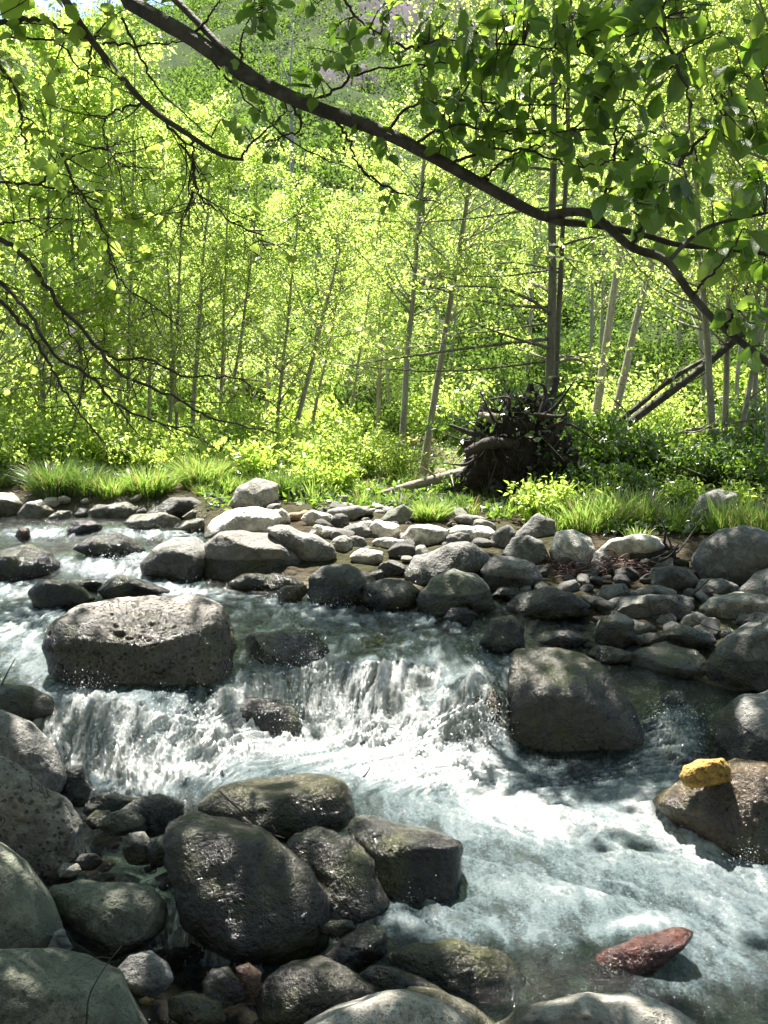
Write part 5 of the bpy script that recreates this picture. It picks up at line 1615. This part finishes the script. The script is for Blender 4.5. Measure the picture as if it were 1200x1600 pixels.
    P = np.repeat(CC, 6, 0) + r.normal(size=(n, 3)) * [.09, .09, .07]
    Dn = unit(r.normal(size=(n, 3)) + [0, 0, -.2])
    Nn = unit(r.normal(size=(n, 3)) * .55 + [0, 0, 1])
    V, Q = leaf_quads(P, Dn, Nn, .11 * np.exp(r.normal(size=n) * .2), .68)
    link('crown', mesh_from('crown', V - base, Q, False), M_CANOPY, o)
    # boughs that carry the crown
    tops = np.array([base + [.25, .1, 4.6], base + [.45, .2, 5.5], base + [.7, .4, 6.9]])
    for k in range(40):
        e = CC[int(r.integers(len(CC)))]
        s0 = tops[k % 3]
        mid = (s0 + e) / 2 + [0, 0, .5]
        Pm = smooth_path([s0, mid, e], 16)
        x_, y_ = project(Pm)
        if ((y_ > -40) & (x_ > -60) & (x_ < 1260)).any():
            continue
        G_ = Pm - SUN * ((Pm[:, 2:3] - .4) / SUN[2])
        if any(shade(*map(float, project(g_))) < .8 for g_ in G_ if g_[1] > 1.3):
            continue
        m = MB()
        tube(m, Pm - base, np.linspace(.05, .012, 16), 7, .1, k)
        link('limb', m.mesh('limb'), M_LIMB, o)


overhanging_tree()


def left_branches():
    """thin branches of a second tree reaching in from beyond the left edge"""
    r = np.random.default_rng(95)
    bx, bd = -2.35, 3.7
    base = np.array([bx, bd, gz(bx, bd)])
    o = empty('leaning_maple', base, 'maple beyond the left edge with thin bare arching branches reaching into the view', 'tree')
    m = MB()
    tube(m, smooth_path([np.array([0, 0, -.3]), np.array([-.1, 0, 1.2]), np.array([-.25, .1, 3.0]), np.array([-.3, .2, 5.0])], 30), np.linspace(.10, .04, 30), 10, .1)
    link('trunk', m.mesh('trunk'), M_BARK, o)
    BR = [([(-60, 330, 3.4), (0, 372, 3.4), (40, 402, 3.4), (85, 465, 3.4), (140, 530, 3.4), (195, 590, 3.4), (270, 620, 3.4), (330, 655, 3.4), (435, 677, 3.4)], .012, .003),
          ([(-60, 430, 3.5), (0, 472, 3.5), (45, 520, 3.5), (80, 575, 3.5), (110, 625, 3.5), (160, 690, 3.5)], .010, .003),
          ([(-60, 395, 3.3), (0, 442, 3.3), (40, 480, 3.3), (80, 550, 3.3), (150, 595, 3.3), (180, 630, 3.3), (240, 660, 3.3), (300, 668, 3.3)], .009, .003),
          ([(140, 530, 3.4), (180, 560, 3.4), (230, 562, 3.4), (290, 588, 3.4), (375, 592, 3.4), (400, 620, 3.4), (440, 632, 3.4)], .006, .002),
          ([(150, 330, 3.6), (172, 400, 3.6), (190, 440, 3.6), (240, 480, 3.6), (290, 518, 3.6)], .006, .002),
          ([(-40, 278, 3.2), (0, 283, 3.2), (60, 290, 3.2), (130, 306, 3.2), (190, 330, 3.2), (232, 356, 3.2)], .006, .002),
          ([(-30, 90, 3.0), (0, 105, 3.0), (25, 140, 3.0), (35, 200, 3.0), (40, 240, 3.0)], .008, .003),
          ([(260, 190, 2.9), (300, 250, 2.9), (310, 300, 2.9), (345, 335, 2.9), (395, 365, 2.9), (425, 395, 2.9)], .005, .0015),
          ([(100, 240, 3.1), (112, 280, 3.1), (140, 320, 3.1), (165, 370, 3.1), (175, 410, 3.1)], .006, .002),
          ([(-40, 20, 2.8), (10, 35, 2.8), (60, 30, 2.8), (120, 60, 2.8), (160, 60, 2.8)], .010, .003),
          ([(85, 465, 3.4), (110, 520, 3.4), (135, 560, 3.4), (130, 600, 3.4), (125, 635, 3.4)], .004, .0015),
          ([(300, 214, 2.75), (302, 270, 2.75), (298, 330, 2.75)], .004, .0015), ([(230, 160, 2.75), (170, 180, 2.8), (165, 220, 2.8), (190, 260, 2.8)], .004, .0015),
          ([(60, 290, 3.2), (100, 250, 3.2), (160, 230, 3.2), (230, 215, 3.2)], .004, .0015), ([(0, 350, 3.2), (70, 340, 3.2), (150, 350, 3.2)], .004, .0015)]
    tw = MB()
    pts = []
    for k, (P, r0, r1) in enumerate(BR):
        S_ = smooth_path([at(*p) for p in P], 40)
        S_[1:-1] += r.normal(size=(38, 3)) * .004
        if r0 >= .008:
            m = MB()
            tube(m, S_ - base, np.linspace(r0, r1, 40), 7, .12, k)
            link('branch', m.mesh('branch'), M_LIMB, o)
        else:
            tube(tw, S_ - base, np.linspace(r0, r1, 40), 6, .12, k)
        for j in range(10):
            i = int(r.integers(3, 40))
            t_ = unit(S_[min(i, 39)] - S_[i - 2])
            dr = unit(t_ * .8 + r.normal(size=3) * .7 + [0, 0, -.15])
            l_ = .06 + .22 * r.random()
            Q = smooth_path([S_[i], S_[i] + dr * l_ * .5 + r.normal(size=3) * .015, S_[i] + dr * l_ + r.normal(size=3) * .03], 9)
            tube(tw, Q - base, np.linspace(.0026, .0009, 9), 4)
            if k < 10:
                pts.append(Q[4:])
            for _ in range(2):
                q0 = Q[int(r.integers(3, 9))]
                q1 = q0 + unit(dr + r.normal(size=3) * .9) * (.03 + .08 * r.random())
                tube(tw, smooth_path([q0, (q0 + q1) / 2 + r.normal(size=3) * .006, q1], 6) - base, np.linspace(.0016, .0007, 6), 3)
                pts.append(np.array([q1]))
    link('twigs', tw.mesh('twigs'), M_TWIG, o)
    # young leaves, thick at the upper left and sparse below
    pts = np.vstack(pts)
    px, py = project(pts)
    p = np.where((py < 420) & (px < 260), .5, .12)
    pts = pts[r.random(len(pts)) < p]
    n = len(pts) * 2
    C = np.repeat(pts, 2, 0)
    D = unit(r.normal(size=(n, 3)) + [0, 0, -.3])
    N = unit(r.normal(size=(n, 3)) * .6 + [0, -.1, 1])
    # a leafy spray at the upper left
    n2 = 70
    C2 = np.array([at(-40 + 250 * r.random(), -40 + 440 * r.random() ** 1.2, 2.9 + .6 * r.random()) for _ in range(n2)])
    C = np.vstack([C, C2])
    D = np.vstack([D, unit(r.normal(size=(n2, 3)) + [0, 0, -.3])])
    N = np.vstack([N, unit(r.normal(size=(n2, 3)) * .6 + [0, -.1, 1])])
    V, Q, uv = near_leaves(C, D, N, .033 * np.exp(r.normal(size=len(C)) * .3), .78, 96)
    link('leaves', mesh_from('leaves', V - base, Q, True, None, uv), M_MAPLE, o)


left_branches()


# ------------------------------------------------------------------ twigs lying about
def twig(label, P, rad, side=3, seed=1):
    r = np.random.default_rng(seed)
    S_ = smooth_path([at(*p) for p in P], 20)
    m = MB()
    tube(m, S_, np.linspace(rad, rad * .35, 20), 5, .15)
    for k in range(side):
        i = int(r.integers(4, 18))
        dr = unit(r.normal(size=3) + [0, -.3, .5])
        tube(m, smooth_path([S_[i], S_[i] + dr * .04, S_[i] + dr * .09 + r.normal(size=3) * .02], 7), np.linspace(rad * .5, rad * .2, 7), 4)
    link('dead_twig', m.mesh('dead_twig'), M_TWIG, None, label, 'twig')


twig('forked dead twig lying across the smooth flat topped wet boulder', [(345, 1238, 2.92), (380, 1270, 2.84), (415, 1298, 2.80), (445, 1310, 2.78)], .004, 6, 1)
twig('little curved stick poking out of the milky pool', [(568, 1214, 3.5), (576, 1204, 3.5), (580, 1190, 3.5)], .004, 0, 2)
twig('thin dry stem standing by the bottom left corner boulder', [(135, 1600, 1.9), (140, 1555, 1.9), (165, 1510, 1.92), (190, 1478, 1.95)], .0025, 1, 3)
twig('pale dry twig leaning on the right bank rocks', [(1090, 922, 5.2), (1105, 908, 5.2), (1112, 902, 5.2)], .006, 0, 4)
twig('long thin dry twig lying over the right bank cobbles', [(1080, 968, 4.7), (1120, 985, 4.7), (1160, 992, 4.7)], .004, 2, 5)
twig('thin stick in the water at the left edge', [(0, 1075, 3.75), (12, 1050, 3.75), (24, 1028, 3.75)], .004, 1, 6)
